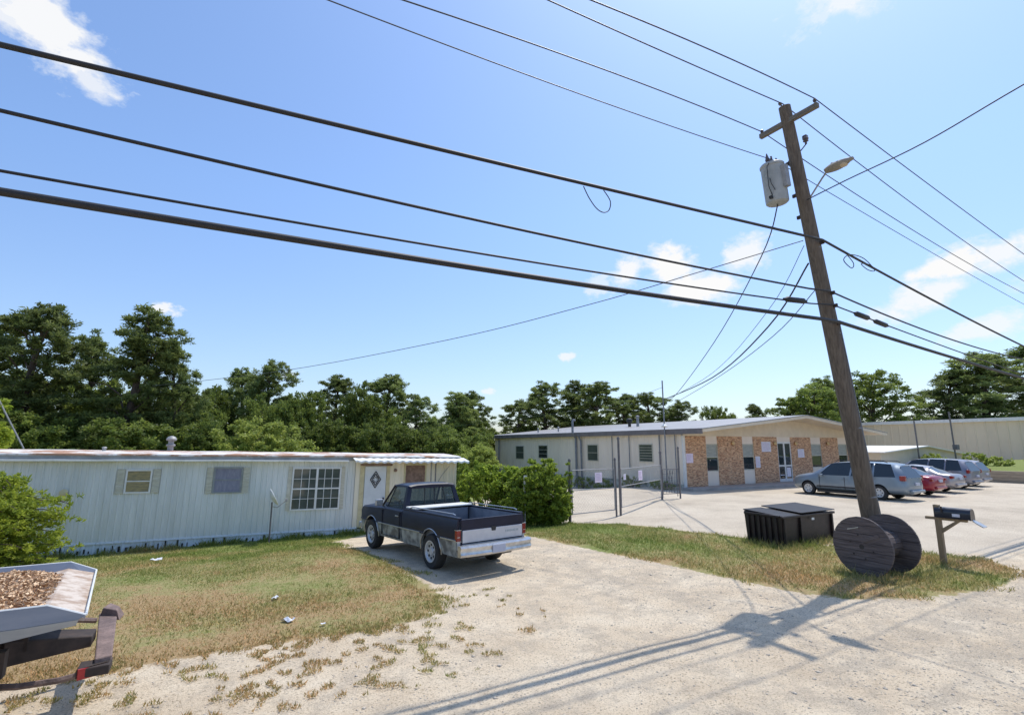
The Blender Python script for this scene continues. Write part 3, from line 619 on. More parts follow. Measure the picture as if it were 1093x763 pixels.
# ------------------------------------------------------------------ mobile home
T = thing('mobile_home', 'long pale blue single wide trailer home with rusty white roof and latticed skirting', 'trailer home', (0, 18.8, 0), rot=(0, R(1.02), 0))
x0, x1, xm = -10.5, 8.32, 4.42
def ribbed(xa, xb, z0, z1, y, pitch=.16, dep=.022):
    mb = MB(); prof = []; x = xa
    while x < xb - pitch * .6:
        prof += [(x, y), (x + pitch * .62, y), (x + pitch * .72, y - dep), (x + pitch * .90, y - dep)]; x += pitch
    prof.append((xb, y)); n = len(prof)
    vs = [(p[0], p[1], z0) for p in prof] + [(p[0], p[1], z1) for p in prof]
    return mb.add(vs, [(i, i + 1, n + i + 1, n + i) for i in range(n - 1)])
core = MB().b2((x0, .03, -.55), (x1, 3.25, 2.10)); core.build('wall', 'siding', T)
ribbed(x0, xm, -.26, 2.04, 0.0).build('siding_panel', 'siding', T)
ribbed(xm + .02, x1, -.26, 2.04, 0.0, .24).build('siding_panel', 'siding_cream', T)
ribbed(x0, x1, -.75, -.27, .012, .22, .02).build('skirting', 'skirt', T)
MB().b2((x0, -.03, -.285), (x1, .0, -.235)).build('skirt_rail', 'skirt', T, bevel=.005)
for i in range(80):   # dark gaps between skirting strips
    x = -4.4 + i * .155 + random.uniform(-.04, .04); hh = random.uniform(.06, .24)
    if x > 4.6: break
    MB().b2((x, -.012, -.52), (x + random.uniform(.02, .06), .0, -.52 + hh)).build('skirting_gap', 'black', T)
# roof: shallow crowned sheet with sagging edge
rf = MB(); nseg = 60; prof = [(-.10, 2.16), (-.09, 2.205), (.3, 2.24), (1.65, 2.30), (3.0, 2.24), (3.35, 2.16)]
vs = []
for i in range(nseg + 1):
    x = x0 - .08 + (x1 - x0 + .22) * i / nseg; w = .012 * noise.noise(Vector((x * .9, 0, 0)))
    for (y, z) in prof: vs.append((x, y + w, z + w))
m_ = len(prof); fs = [(i * m_ + k, i * m_ + k + 1, (i + 1) * m_ + k + 1, (i + 1) * m_ + k) for i in range(nseg) for k in range(m_ - 1)]
fs += [tuple(range(m_)), tuple(nseg * m_ + k for k in range(m_ - 1, -1, -1))]
roof = rf.add(vs, fs).build('roof', 'roofwhite', T)
MB().b2((x0 - .02, -.05, 2.055), (x1 + .02, .03, 2.165)).build('eave_shadow_strip', 'fasciagrey', T)  # grey strip painted as the shadow below the roof lip
gt = MB(); xs = [x0 + i * .45 for i in range(34)]; xs = [x for x in xs if x < 4.15] + [4.15]
for a, b in zip(xs, xs[1:]):
    za = 2.005 + .014 * noise.noise(Vector((a * .8, 5, 0))); zb = 2.005 + .014 * noise.noise(Vector((b * .8, 5, 0)))
    gt.add([(a, -.20, za), (b, -.20, zb), (b, -.20, zb + .045), (a, -.20, za + .045), (a, 0, za), (b, 0, zb), (b, 0, zb + .05), (a, 0, za + .05)], [(0, 1, 2, 3), (3, 2, 6, 7), (0, 4, 5, 1), (4, 7, 6, 5), (0, 3, 7, 4), (1, 5, 6, 2)])
gt.build('gutter', 'gutter', T)
# scalloped awning over door and porch window
aw = MB(); n = 64; vs = []
for i in range(n + 1):
    x = 4.3 + (8.62 - 4.3) * i / n; w = .022 * math.sin(i * PI / 2.0)
    vs += [(x, .03, 2.16 + w * .3), (x, -.52, 2.045 + w), (x, -.53, 1.985 + w * 1.3)]
aw.add(vs, [(i * 3 + k, i * 3 + k + 1, i * 3 + 4 + k, i * 3 + 3 + k) for i in range(n) for k in range(2)])
aw.build('awning', 'gutter', T)
def wind(x0_, x1_, z0_, z1_, fm, gm, parent, y=0, fw=.045, mull=(), rails=(), depth=.045, sill=False):
    f = MB()
    f.b2((x0_ - fw, y - depth, z0_ - fw), (x0_, y, z1_ + fw)); f.b2((x1_, y - depth, z0_ - fw), (x1_ + fw, y, z1_ + fw))
    f.b2((x0_, y - depth, z1_), (x1_, y, z1_ + fw)); f.b2((x0_, y - depth, z0_ - fw), (x1_, y, z0_))
    for m in mull: f.b2((m[0] - m[1] / 2, y - depth + .006, z0_), (m[0] + m[1] / 2, y - .008, z1_))
    for m in rails: f.b2((x0_, y - depth + .008, m[0] - m[1] / 2), (x1_, y - .009, m[0] + m[1] / 2))
    w = MB().b2((x0_, y - .024, z0_), (x1_, y - .016, z1_)).build('window', gm, parent)
    f.build('frame', fm, w)
    return w
w1 = wind(-2.08, -1.53, 1.13, 1.72, 'white', 'tancurtain', T, rails=[(1.43, .03)])
w2 = wind(.14, .85, 1.08, 1.78, 'fasciagrey', 'lilac', T, rails=[(1.44, .03)], fw=.05)
for a, b, c, d in ((-2.33, -2.14, 1.08, 1.78), (-1.47, -1.28, 1.08, 1.78), (-.09, .08, 1.03, 1.82), (.91, 1.09, 1.03, 1.82)):
    sh = MB().b2((a, -.035, c), (b, -.013, d))
    for zz in (c + .15, (c + d) / 2, d - .15): sh.b2((a + .02, -.043, zz - .05), (b - .02, -.035, zz + .05))
    sh.build('shutter', 'shutter', T, bevel=.004)
xa, xb, za, zb = 2.42, 3.90, .46, 1.76
mull = [((xa + xb) / 2, .07)] + [(xa + (xb - xa) * k / 6, .018) for k in (1, 2, 4, 5)]
w3 = wind(xa, xb, za, zb, 'white', 'glasspane', T, mull=mull, rails=[((za + zb) / 2, .045), (za + (zb - za) * .25, .016), (za + (zb - za) * .75, .016)], fw=.05, depth=.05)
for a, b in ((2.24, 2.36), (3.96, 4.08)): MB().b2((a, -.03, .42), (b, -.013, 1.84)).build('shutter', 'shutter', T)
# door
MB().b2((4.60, -.03, -.3), (4.75, -.014, 1.90)).build('trim_board', 'yellowtrim', T)
MB().b2((5.55, -.03, -.3), (5.68, -.014, 1.90)).build('trim_board', 'yellowtrim', T)
MB().b2((4.60, -.04, 1.86), (5.75, -.014, 1.93)).build('door_header', 'brownpanel', T)
dr = MB().b2((4.77, -.05, -.28), (5.53, -.014, 1.84)).build('door', 'doorwhite', T, bevel=.006)
dm = MB(); cx, cz = 5.15, 1.38
for s in (.26, .18):
    P4 = [(cx - s * .72, cz), (cx, cz + s * 1.1), (cx + s * .72, cz), (cx, cz - s * 1.1)]
    for i in range(4):
        a, b = P4[i], P4[(i + 1) % 4]; dm.tube([(a[0], -.062, a[1]), (b[0], -.062, b[1])], .016, 5)
for a in range(8):
    t_ = a * PI / 4; dm.tube([(cx + .05 * math.cos(t_), -.064, cz + .06 * math.sin(t_)), (cx + .12 * math.cos(t_ + .5), -.064, cz + .17 * math.sin(t_ + .5))], .011, 5)
dm.build('diamond_ornament', 'black', dr)
MB().lathe([(.012, -.05), (.012, -.09), (.035, -.095), (.038, -.12), (.015, -.13)], 10, 'y', (5.45, 0, .72)).build('door_handle', 'black', dr)
lt = MB().lathe([(.04, -.02), (.06, -.05), (.055, -.12), (.02, -.15)], 12, 'y', (5.86, 0, 1.70)).build('porch_light', 'brownpanel', T, smooth=40)
wind(6.26, 7.02, 1.15, 1.88, 'yellowtrim', 'brownpanel', T, fw=.05)
for xx in (7.26, 7.44): MB().tube([(xx, -.03, 2.02), (xx, -.03, .9), (xx, -.03, -.3)], .018, 6).build('conduit', 'conduit', T)
MB().tube([(7.46, -.03, 1.1), (7.7, -.03, 1.5), (8.0, -.03, 1.85)], .009, 5).build('loose_wire', 'conduit', T)
MB().lathe([(.02, -.015), (.09, -.03), (.10, -.06), (.05, -.08)], 14, 'y', (-3.45, 0, 1.15)).build('wall_lamp', 'yellowtrim', T, smooth=40)
vp = MB().lathe([(.085, 2.2), (.085, 2.44), (.13, 2.45), (.13, 2.50), (.08, 2.52), (.08, 2.62), (.14, 2.63), (.15, 2.68), (.10, 2.75), (.03, 2.78)], 16, 'z', (-1.22, 1.6, -.0)).build('roof_vent', 'galv', T, smooth=40)
MB().lathe([(.05, 2.25), (.05, 2.36), (.075, 2.37), (.04, 2.40)], 12, 'z', (-2.9, 1.3, 0)).build('roof_vent', 'galv', T, smooth=40)

# satellite dish
D_ = thing('satellite_dish', 'small grey satellite dish on a thin pole in front of the trailer', 'satellite dish', (1.78, 18.15, gz(1.8, 18.1)))
MB().tube([(0, 0, -.05), (0, 0, 1.25)], .024, 8).build('pole', 'postgrey', D_)
dd = MB(); rings = 7; seg = 24; vs = [(0, 0, 0)]
for i in range(1, rings + 1):
    r = i / rings
    for k in range(seg): a = 2 * PI * k / seg; vs.append((.29 * r * math.cos(a), .33 * r * math.sin(a), .10 * r * r))
fs = [(0, 1 + k, 1 + (k + 1) % seg) for k in range(seg)]
for i in range(rings - 1):
    for k in range(seg): a = 1 + i * seg + k; b = 1 + i * seg + (k + 1) % seg; fs.append((a, b, b + seg, a + seg))
dish = dd.add(vs, fs).build('dish', 'white', D_, smooth=60)
dish.rotation_euler = (R(-12), R(62), R(-14)); dish.location = (-.04, 0, 1.36)
sd = dish.modifiers.new('th', 'SOLIDIFY'); sd.thickness = .012
MB().tube([(0, 0, 1.12), (.16, -.02, 1.08), (.38, -.06, 1.27)], .013, 6).build('feed_arm', 'galv', D_)
MB().box((.40, -.065, 1.30), (.07, .06, .09)).build('receiver', 'galv', D_, bevel=.01)

# thin leaning guy pole behind the trailer
g_ = MB().tube([(-5.55, 24, 1.4), (-5.64, 24, 2.4), (-6.15, 24, 3.4), (-6.6, 24, 4.3)], .028, 6).build('guy_wire', 'galv'); 
tag(g_, 'pale slanting guy cable above the left end of the trailer roof', 'guy cable')

# ------------------------------------------------------------------ generic helpers for vehicles
def wheel(parent, x, y, r, w, side, hub='rimmetal', spokes=8):
    """side +1: outer face towards +y"""
    wl = MB().lathe([(r * .58, -w * .22), (r * .60, -w / 2), (r * .93, -w / 2), (r, -w * .36), (r, w * .36), (r * .93, w / 2), (r * .60, w / 2), (r * .58, w * .22)], 32, 'y').build('wheel', 'rubber', parent, smooth=40, loc=(x, y, r))
    mb = MB().lathe([(r * .60, side * w * .40), (r * .63, side * w * .51), (r * .56, side * w * .50), (r * .50, side * w * .34), (r * .24, side * w * .30), (r * .20, side * w * .44), (r * .08, side * w * .46)], 28, 'y'); mb.f.pop(-2)
    rm = mb.build('rim', hub, wl, smooth=35)
    hb = MB()
    for k in range(spokes):
        a = 2 * PI * k / spokes; c = Vector((math.cos(a) * r * .38, side * w * .335, math.sin(a) * r * .38))
        hb.box(c, (r * .12, .02, r * .12), Matrix.Rotation(-a, 3, 'Y'))
    hb.build('rim_slot', 'black', wl)
    return wl

def cut(o, cutters):
    for c in cutters:
        md = o.modifiers.new('b', 'BOOLEAN'); md.operation = 'DIFFERENCE'; md.object = c; md.solver = 'EXACT'
    dg = bpy.context.evaluated_depsgraph_get(); ev = o.evaluated_get(dg)
    me2 = bpy.data.meshes.new_from_object(ev); old = o.data; o.modifiers.clear(); o.data = me2
    for c in cutters: bpy.data.objects.remove(c)
    return o
def cyl_cutter(x, r, z, y0, y1, n=40):
    c = MB().lathe([(r, y0), (r, y1)], n, 'y', (x, 0, z)).build('cutter', 'black'); return c

# ------------------------------------------------------------------ pickup
TR = thing('pickup_truck', 'old navy blue and silver pickup truck parked on the gravel drive', 'pickup truck', (4.90, 10.54, 0.0), rot=(0, R(0.8), R(98)))
# heading: local +x forward
RA, FA, RW = 0.0, 3.02, .345; W2 = .845
def side_profile(k=1.0):   # (z, y) outer skin from sill to rail
    return [(.36, W2 - .05), (.50, W2 - .015), (.655, W2), (.665, W2 + .012), (.69, W2 + .012), (.70, W2), (.88, W2 + .002), (1.02, W2 - .02), (1.07, W2 - .045)]
def loft_side(xs, sgn, top_extra=(), thick=.05, prof=None):
    pr = prof or side_profile(); mb = MB(); n = len(pr)
    vs = []
    for x in xs:
        for z, y in pr: vs.append((x, sgn * y, z))
        for z, y in reversed(pr): vs.append((x, sgn * (y - thick), z))
    m = 2 * n; fs = []
    for i in range(len(xs) - 1):
        for k in range(m): fs.append((i * m + k, i * m + (k + 1) % m, (i + 1) * m + (k + 1) % m, (i + 1) * m + k))
    fs += [tuple(range(m)), tuple((len(xs) - 1) * m + k for k in range(m - 1, -1, -1))]
    return mb.add(vs, fs)
bx0, bx1 = -1.02, 1.32      # bed
for sgn in (1, -1):
    o = loft_side([bx0, bx1], sgn).build('bed_side', 'truck', TR)
    c = cyl_cutter(RA, .425, .36, sgn * .5, sgn * 1.2); c.parent = TR
    bpy.context.view_layer.update()
    cut(o, [c]); o.data.polygons.foreach_set('use_smooth', [True] * len(o.data.polygons)); o.data.set_sharp_from_angle(angle=R(25))
# rail caps, bed interior
for sgn in (1, -1):
    MB().b2((bx0, sgn * (W2 - .13), 1.06), (bx1, sgn * (W2 - .035), 1.095)).build('bed_rail', 'navy', TR, bevel=.012)
    MB().b2((bx0 + .02, sgn * (W2 - .10), .60), (bx1, sgn * (W2 - .13), 1.06)).build('bed_liner', 'bedgrey', TR)
    ww = MB().prism([(-.45, .60), (-.36, .82), (.36, .82), (.45, .60)], 'y', sgn * (W2 - .131), sgn * (W2 - .32)).build('wheel_housing', 'bedgrey', TR, bevel=.02)
    MB().tube([(bx0 + .15, sgn * (W2 - .08), 1.13), (bx0 + .25, sgn * (W2 - .08), 1.15), (bx1 - .35, sgn * (W2 - .08), 1.15), (bx1 - .25, sgn * (W2 - .08), 1.11)], .011, 6).build('side_rail', 'chrome', TR)
fl = MB().b2((bx0 + .02, -W2 + .13, .56), (bx1, W2 - .13, .60))
for k in range(9): fl.b2((bx0 + .02, -.6 + k * .15 - .03, .60), (bx1, -.6 + k * .15 + .03, .612))
fl.build('bed_floor', 'bedfloor', TR)
MB().b2((bx1 - .02, -W2 + .05, .5), (bx1 + .02, W2 - .05, 1.09)).build('bed_front', 'navy', TR)
# tailgate
tg = MB().b2((bx0 - .045, -W2 + .085, .50), (bx0 - .005, W2 - .085, 1.065)).build('tailgate', 'navy', TR, bevel=.012)
MB().b2((bx0 - .058, -W2 + .11, .625), (bx0 - .045, W2 - .11, .86)).build('trim_panel', 'silverpanel', tg, bevel=.006)
MB().b2((bx0 - .060, -W2 + .10, .575), (bx0 - .045, W2 - .10, .605)).build('trim_strip', 'chrome', tg, bevel=.004)
MB().prism([(-.065, .885), (.065, .885), (.045, .80), (-.045, .80)], 'x', bx0 - .066, bx0 - .058).build('latch', 'black', tg)
# faint worn raised lettering on the right of the panel
bd = MB(); xx = -.30
for k in range(9):
    w_ = .025; bd.b2((bx0 - .0605, xx, .745), (bx0 - .058, xx - w_, .785)) if k % 3 else bd.b2((bx0 - .0605, xx, .740), (bx0 - .058, xx - w_ * .7, .79)); xx -= .038
bd.build('worn_lettering', 'badge', tg)
# bumper
bm_ = MB(); vs = []; ys = [-.86, -.80, -.5, -.2, .2, .5, .80, .86]
for y in ys:
    o_ = .05 if abs(y) > .84 else 0; ins = .06 * (abs(y) / .86) ** 4
    for (dx, z) in ((-.20, .60), (-.30, .595), (-.325, .56), (-.30, .50), (-.325, .44), (-.30, .395), (-.20, .395)): vs.append((bx0 + dx + ins + .06, y, z))
nn = 7; fs = [(i * nn + k, i * nn + (k + 1) % nn, (i + 1) * nn + (k + 1) % nn, (i + 1) * nn + k) for i in range(len(ys) - 1) for k in range(nn)] + [tuple(range(nn)), tuple((len(ys) - 1) * nn + k for k in range(nn - 1, -1, -1))]
bmp = bm_.add(vs, fs).build('rear_bumper', 'chrome', TR, smooth=50)
MB().b2((bx0 - .275, -.14, .42), (bx0 - .255, .17, .57)).build('licence_plate', 'plate', bmp)
MB().b2((bx0 - .14, -.6, .40), (bx0 - .02, .6, .56)).build('bumper_bracket', 'black', TR)
for sgn in (1, -1):
    tl = MB().b2((bx0 - .035, sgn * (W2 - .085), .66), (bx0 + .05, sgn * (W2 + .006), .87)).build('tail_light', 'tail', TR, bevel=.01)
    fr = MB()
    for (a, b) in (((.655), (.665)), ((.865), (.875))): fr.b2((bx0 - .042, sgn * (W2 - .092), a), (bx0 + .055, sgn * (W2 + .010), b))
    fr.b2((bx0 - .042, sgn * (W2 - .098), .655), (bx0 - .03, sgn * (W2 - .088), .875)); fr.b2((bx0 - .040, sgn * (W2 - .06), .735), (bx0 - .036, sgn * (W2), .745))
    fr.build('bezel', 'chrome', tl)
    MB().b2((bx0 - .02, sgn * (W2 - .09), .50), (bx0 + .03, sgn * (W2 - .02), .66)).build('corner_panel', 'silverpanel', TR, bevel=.01)
# front clip and cab lower hull (closed)
def hull(stations, name, m, parent, subsurf=0, crease=()):
    mb = MB(); k = len(stations[0]); vs = []
    for st in stations:
        row = [(x, y, z) for (x, y, z) in st]
        full = row + [(x, -y, z) for (x, y, z) in reversed(row) if y > 1e-6]
        vs += full; m_ = len(full)
    fs = []
    ns = len(stations)
    for i in range(ns - 1):
        for j in range(m_): fs.append((i * m_ + j, i * m_ + (j + 1) % m_, (i + 1) * m_ + (j + 1) % m_, (i + 1) * m_ + j))
    fs += [tuple(range(m_ - 1, -1, -1)), tuple((ns - 1) * m_ + j for j in range(m_))]
    return mb.add(vs, fs).build(name, m, parent)
def stn(x, zt, wt=1.0, crown=.03, dx=0):
    pr = side_profile(); r = [(x, y - (1 - wt) * .8, z) for z, y in pr[:-2]]
    r += [(x, (W2 - .02) - (1 - wt) * .8, min(1.02, zt - .05)), (x, (W2 - .06) - (1 - wt) * .8, zt - .012), (x, W2 * .6, zt + crown * .6), (x, 0, zt + crown)]
    return r
o = hull([stn(bx1 + .03, 1.07, crown=.0), stn(2.45, 1.07, crown=.0), stn(2.60, 1.065, crown=.02), stn(3.2, 1.04, crown=.035), stn(3.62, 1.01, .995, .03), stn(3.74, .985, .96, .02)], 'cab_body', 'truck', TR)
c = cyl_cutter(FA, .425, .36, -1.2, 1.2); c.parent = TR; bpy.context.view_layer.update(); cut(o, [c])
o.data.polygons.foreach_set('use_smooth', [True] * len(o.data.polygons)); o.data.set_sharp_from_angle(angle=R(25))
# dark chassis fills the wheel arches
MB().b2((-.95, -.55, .30), (3.6, .55, .60)).build('chassis', 'black', TR)
for sgn in (1, -1):
    for ax in (RA, FA):
        arc = [(ax + .432 * math.cos(a), sgn * (W2 - .004 - (.02 if math.sin(a) < .3 else 0)), .36 + .432 * math.sin(a)) for a in [R(-2 + 184 * i / 18) for i in range(19)]]
        MB().tube(arc, .013, 6).build('arch_trim', 'chrome', TR, smooth=60)
    MB().b2((.44, sgn * W2, .665), (FA - .44, sgn * (W2 + .020), .688)).build('side_moulding', 'chrome', TR, bevel=.003)
    MB().b2((bx0, sgn * W2, .665), (-.44, sgn * (W2 + .020), .688)).build('side_moulding', 'chrome', TR, bevel=.003)
    # door outline gap
    dg_ = MB()
    for xx in (1.42, 2.36): dg_.b2((xx, sgn * (W2 - .02), .42), (xx + .012, sgn * (W2 + .0145), 1.0))
    dg_.b2((1.42, sgn * (W2 - .02), .415), (2.37, sgn * (W2 - .0), .425)); dg_.build('door_seam', 'black', TR)
    hd = MB().b2((1.48, sgn * W2, .90), (1.62, sgn * (W2 + .025), .925)).build('door_handle', 'chrome', TR, bevel=.004)
    mr = MB().box((2.28, sgn * (W2 + .13), 1.17), (.05, .19, .15)).build('side_mirror', 'chrome', TR, bevel=.015)
    MB().tube([(2.33, sgn * (W2 - .03), 1.05), (2.29, sgn * (W2 + .06), 1.12)], .010, 6).build('mirror_arm', 'black', mr)
    wheel(TR, RA, sgn * (W2 - .115), RW, .22, sgn); wheel(TR, FA, sgn * (W2 - .115), RW, .22, sgn)
    MB().b2((3.745, sgn * .50, .74), (3.765, sgn * .74, .92)).build('headlight', 'plate', TR, bevel=.01)
MB().b2((3.742, -.48, .72), (3.758, .48, .94)).build('grille', 'chrome', TR)
MB().b2((3.70, -.84, .42), (3.86, .84, .58)).build('front_bumper', 'chrome', TR, bevel=.03)
# greenhouse: roof, pillars, glass
zr = 1.60; zb = 1.065
C0 = {'rb': (bx1 + .04, .76), 'rt': (bx1 + .13, .63), 'ft': (2.13, .63), 'fb': (2.56, .76)}
rfp = [(1.44, 0), (2.16, 0)]
def roofrow(x, w, z): return [(x, w, z - .055), (x, w - .02, z - .015), (x, w * .7, z + .012), (x, 0, z + .022)]
hull([roofrow(1.42, .60, zr - .03), roofrow(1.46, .645, zr - .005), roofrow(1.8, .65, zr + .005), roofrow(2.10, .645, zr - .005), roofrow(2.17, .60, zr - .03)], 'roof', 'navy', TR)
def pillar(a, b, w1, w2, y_in, name='pillar'):
    pass
pl_ = MB()
for sgn in (1, -1):
    pl_.tube([(C0['fb'][0], sgn * .755, zb), (C0['ft'][0], sgn * .625, zr - .03)], .024, 6)
    # rear corner pillar as slab
    xb_, yb_ = C0['rb']; xt_, yt_ = C0['rt']
    pl_.add([(xb_, sgn * yb_, zb), (xb_ + .12, sgn * yb_, zb), (xb_, sgn * (yb_ - .12), zb), (xb_ + .04, sgn * (yb_ - .12), zb),
             (xt_, sgn * yt_, zr - .04), (xt_ + .09, sgn * yt_, zr - .04), (xt_, sgn * (yt_ - .10), zr - .04), (xt_ + .03, sgn * (yt_ - .10), zr - .04)],
            [(0, 1, 5, 4), (0, 4, 6, 2), (1, 3, 7, 5), (2, 6, 7, 3), (0, 2, 3, 1), (4, 5, 7, 6)])
    pl_.tube([(2.27, sgn * .757, zb), (2.06, sgn * .632, zr - .05)], .012, 6)
# window sill and header rails at the rear
pl_.add([(xb_, -.72, zb), (xb_, .72, zb), (xb_ + .03, .72, zb + .07), (xb_ + .03, -.72, zb + .07), (xb_ + .08, -.72, zb), (xb_ + .08, .72, zb)], [(0, 1, 2, 3), (2, 5, 4, 3), (0, 4, 5, 1)])
pl_.b2((xt_ - .005, -.6, zr - .085), (xt_ + .05, .6, zr - .035))
pl_.build('pillar', 'navy', TR)
def quad(name, m, pts, th=.006, parent=None): 
    o = MB().add(pts, [(0, 1, 2, 3)]).build(name, m, parent); s = o.modifiers.new('t', 'SOLIDIFY'); s.thickness = th; return o
rg = quad('rear_window', 'glassclear', [(xb_ + .035, -.65, zb + .07), (xb_ + .035, .65, zb + .07), (xt_ + .01, .54, zr - .08), (xt_ + .01, -.54, zr - .08)], parent=TR)
rfm = MB()
for y in (-.30, -.05, .20): rfm.tube([(xb_ + .03, y * 1.12, zb + .07), (xt_ + .005, y, zr - .08)], .014, 4)
rfm.build('frame', 'black', rg)
quad('windscreen', 'glassclear', [(2.55, -.73, zb), (2.55, .73, zb), (2.15, .60, zr - .04), (2.15, -.60, zr - .04)], parent=TR)
for sgn in (1, -1):
    quad('side_window', 'glassclear', [(xb_ + .14, sgn * .757, zb), (2.26, sgn * .757, zb), (2.06, sgn * .63, zr - .05), (xt_ + .10, sgn * .63, zr - .05)], parent=TR)
sb_ = MB().b2((1.48, -.62, .62), (1.95, .62, .86)); sb_.b2((1.42, -.62, .86), (1.56, .62, 1.22)); sb_.build('bench_seat', 'seat', TR, bevel=.05)
MB().b2((2.28, -.70, .85), (2.52, .70, 1.09)).build('dashboard', 'black', TR, bevel=.03)
sw = MB(); rgp = [(2.12 + .05 * math.sin(2 * PI * k / 16), .36 + .17 * math.cos(2 * PI * k / 16), 1.08 + .16 * math.sin(2 * PI * k / 16)) for k in range(17)]
sw.tube(rgp, .012, 6, False); sw.tube([(2.12, .36, 1.08), (2.30, .36, 1.0)], .02, 6); sw.build('steering_wheel', 'black', TR)
# toolbox resting in the bed (rotated with the truck)
def w_of(root, p):
    return Matrix.LocRotScale(root.location, root.rotation_euler.to_quaternion(), None) @ Vector(p)
TB = thing('tool_box', 'white lidded crossbed toolbox in the pickup bed behind the cab', 'toolbox', w_of(TR, (1.07, 0, 0)), rot=(0, R(0.8), R(98)))
MB().b2((-.20, -.66, .65), (.20, .66, 1.06)).build('box', 'bedgrey', TB, bevel=.01)
MB().b2((-.235, -.76, 1.098), (.225, .76, 1.135)).build('lid', 'white', TB, bevel=.012)

